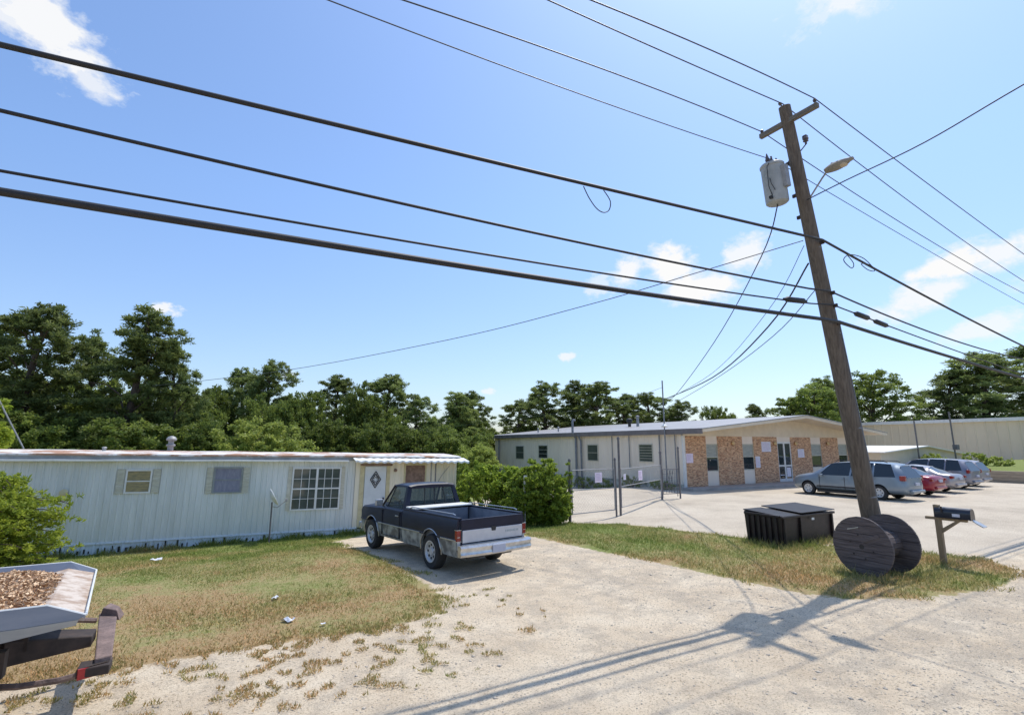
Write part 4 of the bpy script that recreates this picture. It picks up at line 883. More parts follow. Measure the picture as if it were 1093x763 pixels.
# ------------------------------------------------------------------ cars in the lot
def make_car(name, label, cat, loc, rotz, st, wins, fa, ra, rw, paint, tails, group=None, hw=.9, rails=False, zdoor=(.35, .95)):
    root = thing(name, label, cat, loc, rotz, group=group)
    k = len(st[0]); mb = MB(); m_ = None
    vs = []
    for s in st:
        full = [tuple(p) for p in s] + [(x, -y, z) for (x, y, z) in reversed(s[:-1])]; m_ = len(full); vs += full
    ns = len(st); fs = []; mi = []
    for i in range(ns - 1):
        for j in range(m_):
            j2 = (j + 1) % m_; fs.append((i * m_ + j, i * m_ + j2, (i + 1) * m_ + j2, (i + 1) * m_ + j))
            jj = j if j < k - 1 else (m_ - 2 - j if j < m_ - 1 else -1)
            mi.append(1 if (i, jj) in wins else 0)
    def cap(i, flip):
        L_ = [i * m_ + j for j in range(k)]; Rr = [i * m_ + (m_ - 1 - j) if j < k - 1 else i * m_ + k - 1 for j in range(k)]
        for j in range(k - 1):
            q = (L_[j], L_[j + 1], Rr[j + 1], Rr[j]) if j < k - 2 else (L_[j], L_[j + 1], Rr[j])
            fs.append(q if flip else q[::-1]); mi.append(1 if (('F', j) if i == 0 else ('R', j)) in wins else 0)
    cap(0, True); cap(ns - 1, False)
    me = bpy.data.meshes.new('body'); me.from_pydata(vs, [], fs)
    me.materials.append(M[paint]); me.materials.append(M['glasscar']); me.materials.append(M['black'])
    me.polygons.foreach_set('material_index', mi)
    bm = bmesh.new(); bm.from_mesh(me); bmesh.ops.recalc_face_normals(bm, faces=bm.faces)
    cl = bm.edges.layers.float.new('crease_edge'); cv_ = bm.verts.layers.float.new('crease_vert')
    for e in bm.edges:
        if len(e.link_faces) == 2 and e.link_faces[0].material_index != e.link_faces[1].material_index: e[cl] = 1.0; e.verts[0][cv_] = 1.0; e.verts[1][cv_] = 1.0
    bm.to_mesh(me); bm.free()
    o = bpy.data.objects.new('body', me); col.objects.link(o); o.parent = root
    sb = o.modifiers.new('s', 'SUBSURF'); sb.levels = 2; sb.render_levels = 2
    cs = []
    for ax in (fa, ra):
        c = cyl_cutter(ax, rw + .055, rw + .01, -1.3, 1.3, 28); c.data.materials.clear(); c.data.materials.append(M['black']); c.parent = root; cs.append(c)
    bpy.context.view_layer.update(); cut(o, cs)
    # split glass out
    bm = bmesh.new(); bm.from_mesh(o.data); names = [m.name for m in o.data.materials]
    gi = names.index('car_glass'); gf = [f for f in bm.faces if f.material_index == gi]
    seen = set(); groups = []
    for f in gf:
        if f.index in seen: continue
        stack = [f]; seen.add(f.index); g = []
        while stack:
            a = stack.pop(); g.append(a)
            for e in a.edges:
                for b in e.link_faces:
                    if b.index not in seen and b.material_index == gi: seen.add(b.index); stack.append(b)
        groups.append(g)
    for g in groups:
        if len(g) < 4: continue
        vm = {}; V2 = []; F2 = []
        for f in g:
            r_ = []
            for v in f.verts:
                if v.index not in vm: vm[v.index] = len(V2); V2.append(tuple(v.co - v.normal * .004))
                r_.append(vm[v.index])
            F2.append(tuple(r_))
        me3 = bpy.data.meshes.new('window'); me3.from_pydata(V2, [], F2); me3.materials.append(M['glasscar']); me3.polygons.foreach_set('use_smooth', [True] * len(F2))
        wo = bpy.data.objects.new('window', me3); col.objects.link(wo); wo.parent = root
    bmesh.ops.delete(bm, geom=gf, context='FACES'); bm.to_mesh(o.data); bm.free()
    o.data.polygons.foreach_set('use_smooth', [True] * len(o.data.polygons)); o.data.set_sharp_from_angle(angle=R(40))
    MB().b2((ra - rw - .1, -hw + .28, .25), (fa + rw + .1, hw - .28, .7)).build('underbody', 'black', root)
    for sgn in (1, -1):
        wheel(root, fa, sgn * (hw - .11), rw, .2, sgn, 'rimmetal', 6); wheel(root, ra, sgn * (hw - .11), rw, .2, sgn, 'rimmetal', 6)
        MB().box((fa - .78 + .0, sgn * (hw + .10), 1.02), (.14, .16, .12)).build('side_mirror', paint, root, bevel=.03)
        for (x, y, z, dx, dy, dz) in tails: MB().box((x, sgn * y, z), (dx, dy, dz)).build('tail_light', 'tail', root, bevel=.02)
        sm = MB()
        for xx in (fa - .62, (fa + ra) / 2 - .18, ra + .42): sm.b2((xx, sgn * (hw - .012), zdoor[0]), (xx + .014, sgn * (hw + .012), zdoor[1]))
        sm.build('door_seam', 'black', root)
        hb = MB()
        for xx in ((fa + ra) / 2 - .08, (fa + ra) / 2 + .02 - .32): hb.b2((xx - .05, sgn * hw, .84), (xx + .1, sgn * (hw + .03), .87))
        hb.build('door_handle', paint, root, bevel=.006)
        MB().b2((ra + rw + .12, sgn * (hw - .02), .44), (fa - rw - .12, sgn * (hw + .012), .50)).build('side_moulding', 'black', root, bevel=.004)
        MB().b2((ra + rw + .10, sgn * (hw - .10), .17), (fa - rw - .10, sgn * (hw - .035), .27)).build('sill', 'black', root)
        if rails: MB().tube([(fa - 1.35, sgn * .60, 1.70), (fa - 1.5, sgn * .60, 1.755), (ra - .2, sgn * .60, 1.755), (ra - .35, sgn * .60, 1.70)], .018, 6).build('roof_rail', 'black', root)
    xr = min(p_[0] for s_ in st for p_ in s_)
    MB().b2((xr - .035, -hw * .62, .38), (xr + .12, hw * .62, .50)).build('rear_bumper', paint, root, bevel=.03)
    MB().b2((xr - .012, -.18, .70), (xr + .05, .18, .82)).build('licence_plate', 'plate', root)
    return root
def rows(*r): return list(r)
# half sections: bottom, lower, belt, cant rail, centre top
VAN = [rows((2.42, .50, .25), (2.55, .55, .45), (2.50, .60, .78), (2.42, .45, .88), (2.44, 0, .92)),
       rows((2.20, .84, .22), (2.30, .88, .50), (2.22, .85, .88), (2.08, .64, .99), (2.14, 0, 1.02)),
       rows((1.6, .90, .22), (1.6, .93, .55), (1.65, .90, .96), (1.65, .72, 1.07), (1.70, 0, 1.11)),
       rows((1.16, .91, .22), (1.16, .935, .55), (1.32, .91, .99), (1.36, .74, 1.10), (1.48, 0, 1.14)),
       rows((.70, .92, .22), (.70, .94, .55), (1.05, .915, 1.01), (.52, .68, 1.58), (.60, 0, 1.64)),
       rows((.50, .92, .22), (.50, .94, .55), (.86, .915, 1.02), (.32, .67, 1.63), (.36, 0, 1.70)),
       rows((-.32, .92, .22), (-.32, .94, .55), (-.32, .915, 1.03), (-.40, .67, 1.68), (-.36, 0, 1.74)),
       rows((-.40, .92, .22), (-.40, .94, .55), (-.40, .915, 1.03), (-.48, .67, 1.68), (-.44, 0, 1.74)),
       rows((-1.25, .92, .22), (-1.25, .94, .55), (-1.25, .915, 1.04), (-1.27, .67, 1.67), (-1.25, 0, 1.74)),
       rows((-1.33, .92, .22), (-1.33, .94, .55), (-1.33, .915, 1.04), (-1.35, .67, 1.67), (-1.33, 0, 1.74)),
       rows((-2.15, .90, .24), (-2.2, .92, .55), (-2.15, .89, 1.06), (-1.95, .66, 1.63), (-1.95, 0, 1.71)),
       rows((-2.36, .86, .26), (-2.46, .88, .55), (-2.38, .85, 1.05), (-2.08, .64, 1.58), (-2.14, 0, 1.66)),
       rows((-2.46, .66, .30), (-2.60, .68, .55), (-2.52, .68, 1.04), (-2.20, .52, 1.54), (-2.24, 0, 1.60))]
vanwin = {(3, 3), (4, 2), (5, 2), (7, 2), (9, 2), (4, 3), ('R', 2)} - {(4, 3)}
make_car('minivan', 'silver blue minivan parked nose in at the brick building', 'minivan', (27.85, 14.25, 0), R(90), [[(x * 1.08, y, z) for (x, y, z) in s] for s in VAN], vanwin, 1.70, -1.60, .33, 'paint_blue', [(-2.58, .80, 1.02, .22, .17, .22)], group='cars parked in the lot', hw=.93, rails=True)
SUV = [[(x * .93, y, z * (1.0 if z < 1.2 else 1.0)) for (x, y, z) in s] for s in VAN]
SED = [rows((2.28, .50, .22), (2.38, .55, .42), (2.33, .58, .60), (2.26, .45, .66), (2.28, 0, .68)),
       rows((2.05, .82, .20), (2.12, .85, .45), (2.05, .82, .70), (1.95, .62, .77), (2.0, 0, .80)),
       rows((1.4, .86, .20), (1.4, .89, .50), (1.4, .86, .84), (1.35, .68, .92), (1.35, 0, .94)),
       rows((.95, .87, .20), (.95, .90, .50), (.98, .88, .90), (.95, .74, .97), (1.10, 0, 1.0)),
       rows((.6, .88, .20), (.6, .90, .50), (.70, .88, .91), (.12, .60, 1.34), (.20, 0, 1.40)),
       rows((.45, .88, .20), (.45, .90, .50), (.55, .88, .92), (.0, .59, 1.37), (.02, 0, 1.44)),
       rows((-.30, .88, .20), (-.30, .90, .50), (-.30, .88, .93), (-.36, .59, 1.39), (-.34, 0, 1.46)),
       rows((-.37, .88, .20), (-.37, .90, .50), (-.37, .88, .93), (-.43, .59, 1.39), (-.41, 0, 1.46)),
       rows((-1.1, .87, .20), (-1.1, .90, .50), (-1.30, .87, .95), (-1.0, .57, 1.34), (-.98, 0, 1.41)),
       rows((-1.3, .87, .20), (-1.3, .90, .50), (-1.55, .86, .96), (-1.22, .55, 1.26), (-1.15, 0, 1.34)),
       rows((-1.8, .85, .22), (-1.85, .88, .50), (-1.85, .84, .96), (-1.78, .64, 1.00), (-1.70, 0, 1.03)),
       rows((-2.2, .82, .26), (-2.3, .84, .50), (-2.25, .81, .93), (-2.15, .62, 1.0), (-2.18, 0, 1.02)),
       rows((-2.3, .60, .30), (-2.42, .62, .50), (-2.38, .62, .88), (-2.30, .50, .96), (-2.32, 0, .98))]
sedwin = {(3, 3), (4, 2), (5, 2), (7, 2), (9, 3)}
make_car('parked_car', 'dark red car parked between the minivan and the silver sedan', 'car', (31.3, 13.95, 0), R(90), [[(x * .86, y * .96, z) for (x, y, z) in s] for s in SED], sedwin, 1.22, -1.18, .30, 'paint_red', [(-1.96, .70, .82, .14, .16, .13)], group='cars parked in the lot', hw=.86)
make_car('parked_car', 'silver sedan parked just beyond the red car', 'car', (34.5, 14.6, 0), R(90), SED, sedwin, 1.42, -1.35, .31, 'paint_silver', [(-2.29, .74, .84, .16, .20, .13)], group='cars parked in the lot', hw=.89)
make_car('parked_car', 'grey hatchback wagon parked beyond the silver sedan', 'car', (38.2, 15.1, 0), R(90), SUV, vanwin, 1.44, -1.38, .33, 'paint_grey', [(-2.26, .80, 1.02, .14, .15, .20)], group='cars parked in the lot', hw=.92)
make_car('parked_car', 'pale silver hatchback parked last in the row beside the tan wall', 'car', (41.3, 15.5, 0), R(90), [[(x * .93, y, z * .94) for (x, y, z) in s] for s in SUV], vanwin, 1.34, -1.28, .33, 'paint_silver', [(-2.10, .80, .96, .14, .15, .20)], group='cars parked in the lot', hw=.92)

# ------------------------------------------------------------------ brick / metal building
B = thing('commercial_building', 'long low building with cream metal side wall and tan brick front with glass doors', 'building', (23.4, 20.9, 0))
LB, DB = 19.2, 22.8
def cor(y0, y1, z0, z1, x, pitch=.3, dep=.02):
    prof = []; y = y0
    while y < y1 - .01: prof += [(x, y), (x, y + pitch * .8), (x - dep, y + pitch * .86), (x - dep, y + pitch * .94)]; y += pitch
    prof.append((x, y1)); n = len(prof); mb = MB()
    return mb.add([(a, b, z0) for a, b in prof] + [(a, b, z1) for a, b in prof], [(i, i + 1, n + i + 1, n + i) for i in range(n - 1)])
MB().b2((.03, .06, -1), (LB, DB, 3.2)).build('wall', 'cream_metal', B)
cor(.0, DB, .30, 3.2, 0.0).build('wall_cladding', 'cream_metal', B)
MB().b2((-.05, .1, -1.2), (.03, DB, .30)).build('footing', 'found', B)
MB().b2((-.04, -.03, -.1), (.14, .06, 3.06)).build('corner_post', 'white', B)
# front: brick piers, window strips, door
piers = [(.14, 1.88), (2.92, 5.22), (6.32, 8.78), (10.26, 12.6), (13.85, 16.0), (17.2, 19.2)]
for a, b in piers: MB().b2((a, -.04, -.05), (b, .06, 3.03)).build('brick_panel', 'brick', B)
for i, (a, b) in enumerate(zip(piers, piers[1:])):
    xa, xb = a[1], b[0]
    if i == 2: continue
    MB().b2((xa, .0, 2.55), (xb, .06, 3.03)).build('window_header', 'cream_metal', B)
    MB().b2((xa, .0, .0), (xb, .06, 1.0)).build('window_apron', 'cream_metal', B)
    w = MB().b2((xa, .02, 1.0), (xb, .06, 1.80)).build('window', 'glassdark', B)
    MB().b2((xa, .018, 1.80), (xb, .06, 2.55)).build('window', 'palepanel', B)
    f = MB(); 
    for z in (1.0, 1.80, 2.55): f.b2((xa, -.012, z - .03), (xb, .017, z + .03))
    f.b2((xa, -.015, 1.03), (xa + .05, .017, 2.52)); f.b2((xb - .05, -.015, 1.03), (xb, .017, 2.52)); f.build('frame', 'shutter', w)
xa, xb = 8.78, 10.26
MB().b2((xa, -.01, 2.72), (xb, .06, 3.03)).build('door_header', 'cream_metal', B)
for k in range(2):
    a = xa + k * (xb - xa) / 2; b = a + (xb - xa) / 2
    d = MB().b2((a + .04, .02, .12), (b - .04, .05, 2.68)).build('door', 'glassdark', B)
    f = MB(); f.b2((a, -.02, .12), (a + .07, .02, 2.72)); f.b2((b - .07, -.02, .12), (b, .02, 2.72))
    for z, h_ in ((.12, .22), (1.12, .10), (2.60, .12)): f.b2((a + .07, -.018, z), (b - .07, .02, z + h_))
    f.build('frame', 'white', d)
    MB().b2((a + .16, .005, .55 if k == 0 else .45), (b - .14, .018, 1.05 if k else .6)).build('notice', 'posterw', d)
def tri_gable(x0_, xp, x1_, z0_, zp, z1_, y0_, y1_): return MB().prism([(x0_, 3.03), (x1_, 3.03), (x1_, z1_), (xp, zp), (x0_, z0_)], 'y', y0_, y1_)
XP = 9.6; ZE = 3.42; ZP = 4.42
tri_gable(0, XP, LB, 3.30, 4.30, 3.30, -.02, .08).build('gable', 'gable', B)
def slab(xa, za, xb, zb, th, y0_, y1_): return MB().prism([(xa, za), (xb, zb), (xb, zb - th), (xa, za - th)], 'y', y0_, y1_)
FO = -1.65
r_ = MB(); r_.v = []; 
slab(-.28, ZE, XP, ZP, .06, FO, DB + .2).build('roof', 'roofmetal', B)
slab(XP, ZP, LB + .4, ZE, .06, FO, DB + .2).build('roof', 'roofmetal', B)
slab(-.24, ZE - .065, XP, ZP - .065, .10, FO + .05, -.03).build('soffit', 'gable', B)
slab(XP, ZP - .065, LB + .36, ZE - .065, .10, FO + .05, -.03).build('soffit', 'gable', B)
slab(-.30, ZE - .01, XP, ZP - .01, .20, FO - .04, FO - .002).build('fascia', 'gable', B)
slab(XP, ZP - .01, LB + .42, ZE - .01, .20, FO - .04, FO - .002).build('fascia', 'gable', B)
# tan hanging gable panel under the overhang's front edge, set back
MB().b2((-.36, FO - .02, ZE - .30), (-.285, DB + .2, ZE - .02)).build('side_gutter', 'fascia_brown', B)
MB().b2((-.28, .0, 3.12), (.0, DB, 3.17)).build('soffit', 'fascia_brown', B)
slab(-.31, ZE + .004, XP, ZP + .004, .05, FO - .075, FO - .045).build('roof_trim', 'fasciagrey', B)
slab(XP, ZP + .004, LB + .43, ZE + .004, .05, FO - .075, FO - .045).build('roof_trim', 'fasciagrey', B)
# side windows
def side_win(t0, t1, z0_, z1_, gm, rails=0):
    w = MB().b2((-.028, t0 - 20.9, z0_), (-.02, t1 - 20.9, z1_)).build('window', gm, B)
    f = MB(); a, b = t0 - 20.9, t1 - 20.9
    for (p, q) in (((a - .05, z0_ - .05), (a, z1_ + .05)), ((b, z0_ - .05), (b + .05, z1_ + .05)), ((a, z1_), (b, z1_ + .05)), ((a, z0_ - .05), (b, z0_))): f.b2((-.06, p[0], p[1]), (0, q[0], q[1]))
    for k in range(rails): z = z0_ + (z1_ - z0_) * (k + 1) / (rails + 1); f.b2((-.04, a, z - .012), (-.029, b, z + .012))
    f.build('frame', 'shutter', w)
side_win(38.45, 39.75, 1.35, 2.40, 'glasspane', 1); side_win(34.8, 36.05, 1.5, 2.45, 'glassdark', 2); side_win(28.5, 29.6, 1.45, 2.50, 'glasspane', 1); side_win(23.3, 24.4, 1.52, 2.52, 'glasspane', 5)
# conduits and risers on the side wall
def riser(name, pts, r, m='conduit'): MB().tube([(p[0] - 23.4, p[1] - 20.9, p[2]) for p in pts], r, 8).build(name, m, B)
riser('riser_pipe', [(23.22, 30.75, -.5), (23.22, 30.8, 3.0), (22.98, 30.85, 3.4), (22.98, 30.85, 4.2), (23.05, 30.85, 4.35), (23.2, 30.8, 4.3)], .085)
riser('riser_pipe', [(23.22, 30.15, -.5), (23.22, 30.2, 2.8), (23.02, 30.3, 3.3)], .07)
riser('riser_pipe', [(23.3, 25.25, 1.0), (23.3, 25.25, 3.1)], .03); riser('riser_pipe', [(23.3, 26.9, -.2), (23.3, 26.9, 3.1)], .03)
riser('riser_pipe', [(23.28, 22.6, -.25), (23.28, 22.6, 3.1)], .04); riser('downspout', [(23.28, 42.75, -.8), (23.28, 42.75, 3.15)], .06)
riser('riser_pipe', [(23.3, 21.4, .2), (23.3, 21.4, 3.1)], .03)
mast = [(22.98, 21.85, .2), (22.98, 21.85, 6.3)]
riser('service_mast', mast, .038)
MB().lathe([(.16, 0), (.2, .05), (.12, .14), (.04, .18)], 14, 'z', (-.42, .95, 4.1 - .55)).build('mast_flashing', 'white', B, smooth=40)
# roof vents
vb = MB(); vb.lathe([(.12, 3.7), (.12, 4.2), (.2, 4.22), (.24, 4.36), (.2, 4.5), (.08, 4.56)], 14, 'z', (4.6, 9.3, 0)).build('roof_vent', 'black', B, smooth=40)
MB().lathe([(.11, 3.7), (.11, 4.6), (.15, 4.62), (.15, 4.7), (.05, 4.74)], 12, 'z', (4.6, 8.4, 0)).build('roof_vent', 'galv', B, smooth=40)
for y in (14.5, 17.6): MB().lathe([(.06, 3.5), (.06, 3.95), (.1, 3.96), (.06, 4.02)], 10, 'z', (1.5, y, 0)).build('roof_vent', 'galv', B, smooth=40)
# wall lamps and notices on the brick
for x in (5.0 - .75, 8.45, 10.75, 14.6):
    MB().lathe([(.05, -.04), (.11, -.07), (.14, -.14), (.08, -.19)], 12, 'y', (x, 0, 2.62)).build('wall_lamp', 'brass', B, smooth=40)
NOT = [(23.55, 24.1, 1.5, 2.03, 'poster'), (30.50, 31.45, 2.08, 2.72, 'posterw'), (29.80, 30.25, 1.10, 1.80, 'posterw'), (34.38, 35.1, 1.68, 2.24, 'posterw')]
for a, b, z0_, z1_, m in NOT:
    nt_ = MB().b2((a - 23.4, -.058, z0_), (b - 23.4, -.043, z1_)).build('wall_notice', m, B)
    pr = MB(); z = z1_ - .09
    while z > z0_ + .08:
        pr.b2((a - 23.4 + .06, -.0605, z), (a - 23.4 + (b - a) * random.uniform(.6, .92), -.058, z + .02)); z -= .062
    pr.build('faded_text', 'print', nt_)
sw_ = MB().prism([(23.0, 20.0), (29.5, 19.35), (43.5, 19.35), (43.5, 20.84), (23.1, 20.84)], 'z', -.3, .16).build('sidewalk', 'conc', None, bevel=.02)
tag(sw_, 'raised concrete walk along the brick front', 'sidewalk', kind='structure')

for i, (y, h, l) in enumerate(((22.0, .5, 'low dark weeds at the foot of the wall beside the criss cross gate'), (24.6, .8, 'dark weeds at the wall under the louvred window'), (27.3, .6, 'dark weeds against the wall between the louvred and third windows'), (29.4, .9, 'tall dark weeds at the wall beside the thick riser pipes'), (32.4, .8, 'dark weeds at the wall left of the riser pipes'))):
    bush('weed_clump', l, (22.75, y, gz(22.75, y)), [((0, 0, h * .4), (.4, .95, h * .6))], 40, .16, 30, .13, .4, 'broad', 60 + i, group='weeds along the metal wall')

# ------------------------------------------------------------------ chain link fence and gates
def links(mb, a, b, z0_, z1_, sp=.13, r=.0016):
    a, b = Vector(a), Vector(b); L_ = (b - a).length; d = (b - a) / L_; H_ = z1_ - z0_
    k = -int(H_ / sp) - 1
    while k * sp < L_:
        u = k * sp
        for sg in (1, -1):
            pA = u if sg == 1 else u + H_; pB = u + H_ if sg == 1 else u; zA, zB = z0_, z1_
            lo, hi = 0, 1
            if pA != pB:
                t1, t2 = (0 - pA) / (pB - pA), (L_ - pA) / (pB - pA); lo = max(0, min(t1, t2)); hi = min(1, max(t1, t2))
            if hi > lo:
                p = a + d * (pA + (pB - pA) * lo); q = a + d * (pA + (pB - pA) * hi)
                mb.tube([(p.x, p.y, z0_ + H_ * lo), (q.x, q.y, z0_ + H_ * hi)], r, 3, False)
        k += 1
    return mb
GP = [(11.02, 15.02), (13.35, 15.28), (13.75, 15.5), (18.4, 17.85), (19.5, 17.75)]
def post(nm, x, y, h, r, lab_, m='postgrey', rust=False, cap=True):
    b = MB().tube([(0, 0, -.2), (0, 0, h)], r, 10)
    if cap: b.lathe([(r * 1.25, h - .02), (r * 1.3, h + .03), (r * .5, h + .08)], 10)
    return b
def gate(nm, lab_, a, b, z0_, z1_, mid, cat='gate'):
    root = thing(nm, lab_, cat, (a[0], a[1], 0)); q = (b[0] - a[0], b[1] - a[1])
    fr = MB(); 
    for z in (z0_, mid, z1_): fr.tube([(0, 0, z), (q[0], q[1], z)], .018, 7)
    fr.tube([(0, 0, z0_), (0, 0, z1_)], .025, 7); fr.tube([(q[0], q[1], z0_), (q[0], q[1], z1_)], .025, 7)
    fr.build('frame', 'galv', root); links(MB(), (0, 0, 0), (q[0], q[1], 0), z0_, z1_).build('wire_mesh', 'galv', root)
    return root
g1 = gate('chain_link_gate', 'chain link gate panel right of the hedge with a pink notice', (11.12, 15.03), (13.28, 15.26), .12, 1.62, .92)
g2 = gate('chain_link_gate', 'longer chain link gate panel left of the criss cross gate', (13.86, 15.56), (18.3, 17.78), .14, 1.58, .92)
for (x, y), h, r, l in ((GP[0], 2.1, .04, 'gate post wrapped in creeper beside the hedge'), (GP[1], 2.05, .035, 'thin gate post left of the tall dark post'), (GP[2], 2.85, .045, 'tallest dark gate post in the middle of the fence'), (GP[3], 2.1, .05, 'short dark post left of the criss cross gate'), (GP[4], 2.3, .04, 'thin dark post right of the criss cross gate')):
    o = post('fence_post', x, y, h, r, l).build('fence_post', 'postgrey', None, smooth=40, loc=(x, y, gz(x, y) + .05)); tag(o, l, 'fence post', 'fence posts along the side yard')
rr_ = thing('criss_cross_gate', 'narrow dark metal gate with criss cross bars between two posts', 'gate', (18.42, 17.85, 0))
f = MB(); L2 = 1.02
for z in (.25, 1.38): f.tube([(.04, 0, z), (L2, -.09, z)], .02, 6)
for x in (.04, L2): f.tube([(x, 0, .1), (x, -.04, 1.38)], .018, 6)
f.build('frame', 'postgrey', rr_)
f = MB()
for k in range(5):
    a = .08 + k * .18; f.tube([(a, -.01, .28), (a + .3 if a < .6 else a - .3, -.05, 1.35)], .010, 5); f.tube([(a + .1, -.01, 1.33), (a - .02, -.04, .3)], .010, 5)
for z in (.5, .72, .95, 1.15): f.tube([(.06, -.01, z), (1.0, -.08, z + .04)], .010, 5)
f.build('cross_bar', 'postgrey', rr_)
def notice(x, y, z, w, h, m, l, rz=R(15)):
    root = thing('notice_sign', l, 'sign', (x, y, z), rz, group='notices wired to the chain link')
    MB().b2((-w / 2, -.006, -h / 2), (w / 2, .006, h / 2)).build('panel', m, root)
    p = MB(); zz = h / 2 - .07
    while zz > -h / 2 + .04: p.b2((-w * .38, -.0095, zz), (w * random.uniform(.1, .38), -.0065, zz + .018)); zz -= .05
    p.build('faded_text', 'print', root)
notice(12.40, 15.12, 1.33, .36, .36, 'poster', 'pink white notice on the gate panel beside the hedge', R(6))
notice(14.15, 15.65, 1.27, .24, .22, 'posterw', 'small grey notice just right of the tallest gate post', R(27))
notice(15.72, 16.42, 1.25, .46, .40, 'poster', 'pink white notice in the middle of the longer gate panel', R(27))
# white blank sign behind the truck
S_ = thing('sign_post', 'narrow white sign on a thin stake standing behind the pickup', 'sign', (9.35, 15.6, gz(9.35, 15.6)), R(10))
MB().tube([(0, 0, -.1), (0, 0, 1.68)], .018, 6).build('stake', 'galv', S_)
MB().b2((-.075, -.03, 1.22), (.075, -.02, 1.72)).build('panel', 'white', S_, bevel=.003)
S_.location = (9.1, 14.9, gz(9.1, 14.9))

# ------------------------------------------------------------------ dumpster
DU = thing('dumpster', 'black ribbed dumpster standing in the grass beside the pole', 'dumpster', (12.42, 8.12, 0)); DU.scale = (1, 1, .91)
LX, LY = 2.2, .98
bd_ = MB().add([(0, 0, .02), (LX, 0, .02), (LX, LY, .02), (0, LY, .02), (-.04, -.03, .80), (LX + .04, -.03, .80), (LX + .04, LY + .03, .88), (-.04, LY + .03, .88)],
               [(0, 3, 2, 1), (0, 1, 5, 4), (1, 2, 6, 5), (2, 3, 7, 6), (3, 0, 4, 7), (4, 5, 6, 7)]); bd_.build('body', 'dump', DU, bevel=.015)
for k in range(6): MB().b2((-.075, .08 + k * .155, .08), (-.018, .15 + k * .155, .78)).build('rib', 'dump', DU, bevel=.008)
for x in (.02, .70, 2.12): MB().b2((x, -.075, .06), (x + .06, -.012, .78)).build('rib', 'dump', DU, bevel=.008)
MB().b2((-.06, -.09, .765), (LX + .06, -.0, .825)).build('rim', 'dump', DU, bevel=.01)
MB().b2((-.09, 0, .79), (-.02, LY, .85)).build('rim', 'dump', DU, bevel=.01)
for a, b, dz in ((-.05, .70, -.02), (.72, 2.28, .03)):
    l_ = MB().add([(a, -.08, .83 + dz), (b, -.08, .83 + dz), (b, LY + .04, .91 + dz), (a, LY + .04, .91 + dz), (a, -.08, .855 + dz), (b, -.08, .855 + dz), (b, LY + .04, .94 + dz), (a, LY + .04, .94 + dz)],
                 [(0, 3, 2, 1), (4, 5, 6, 7), (0, 1, 5, 4), (1, 2, 6, 5), (2, 3, 7, 6), (3, 0, 4, 7)]).build('lid', 'dumplid', DU, bevel=.01)
MB().b2((LX + .02, .2, .45), (LX + .16, .75, .62)).build('fork_pocket', 'dump', DU, bevel=.01)
MB().b2((1.15, -.10, .66), (1.26, -.09, .72)).build('label_plate', 'white', DU)

# ------------------------------------------------------------------ cable spool
SP = thing('cable_spool', 'large weathered wooden cable spool standing on edge in front of the pole', 'cable spool', (11.1, 5.62, .0), R(-4))
SR = .56
def flange(x, nm='flange'):
    mb = MB(); nb = 7; bw = 2 * SR / nb
    for k in range(nb):       # planks clipped to the circle
        z0_ = -SR + k * bw + .0035; z1_ = -SR + (k + 1) * bw - .0035; pts = []
        N_ = 5
        for i in range(N_ + 1): z = z0_ + (z1_ - z0_) * i / N_; pts.append((math.sqrt(max(0, SR * SR - z * z)), z))
        left = [(-p[0], p[1]) for p in reversed(pts)]; poly = [p for p in pts + left]
        # drop duplicate poles
        cl_ = []
        for p in poly:
            if not cl_ or (abs(p[0] - cl_[-1][0]) + abs(p[1] - cl_[-1][1])) > 1e-4: cl_.append(p)
        mb.prism(cl_, 'x', x - .022 + random.uniform(-.002, .002), x + .022)
    o = mb.build(nm, 'spoolwood', SP, bevel=.003); o.location = (0, 0, SR + .0); return o
for x in (0, .90):
    fo = flange(x)
    MB().lathe([(SR * .985, x - .006), (SR * .985, x + .006)], 48, 'x').build('gap_shade_disc', 'darkrust', fo)  # dark disc added to stop light and make the plank gaps look shaded
    MB().lathe([(.045, x - .026), (.045, x + .026)], 16, 'x', (0, 0, 0)).build('centre_hole', 'black', fo)
    bl = MB()
    for k in range(6): a = 2 * PI * k / 6 + .3; bl.lathe([(.014, x - .032), (.014, x + .03)], 8, 'x', (0, .22 * math.cos(a), .22 * math.sin(a)))
    bl.build('bolt', 'darkrust', fo)
    if x == 0:
        MB().box((-.03, -.17, .17), (.012, .36, .06), Matrix.Rotation(R(-24), 3, 'X')).build('brace_board', 'spoolwood', fo)
        MB().box((-.03, .13, .33), (.006, .22, .016), Matrix.Rotation(R(-15), 3, 'X')).build('paint_streak', 'found', fo)
dr_ = MB()
for k in range(16):
    a = 2 * PI * k / 16; dr_.box((.45, .235 * math.cos(a), SR + .235 * math.sin(a)), (.85, .088, .02), Matrix.Rotation(a - PI / 2, 3, 'X'))
dr_.build('drum', 'spoolwood', SP)

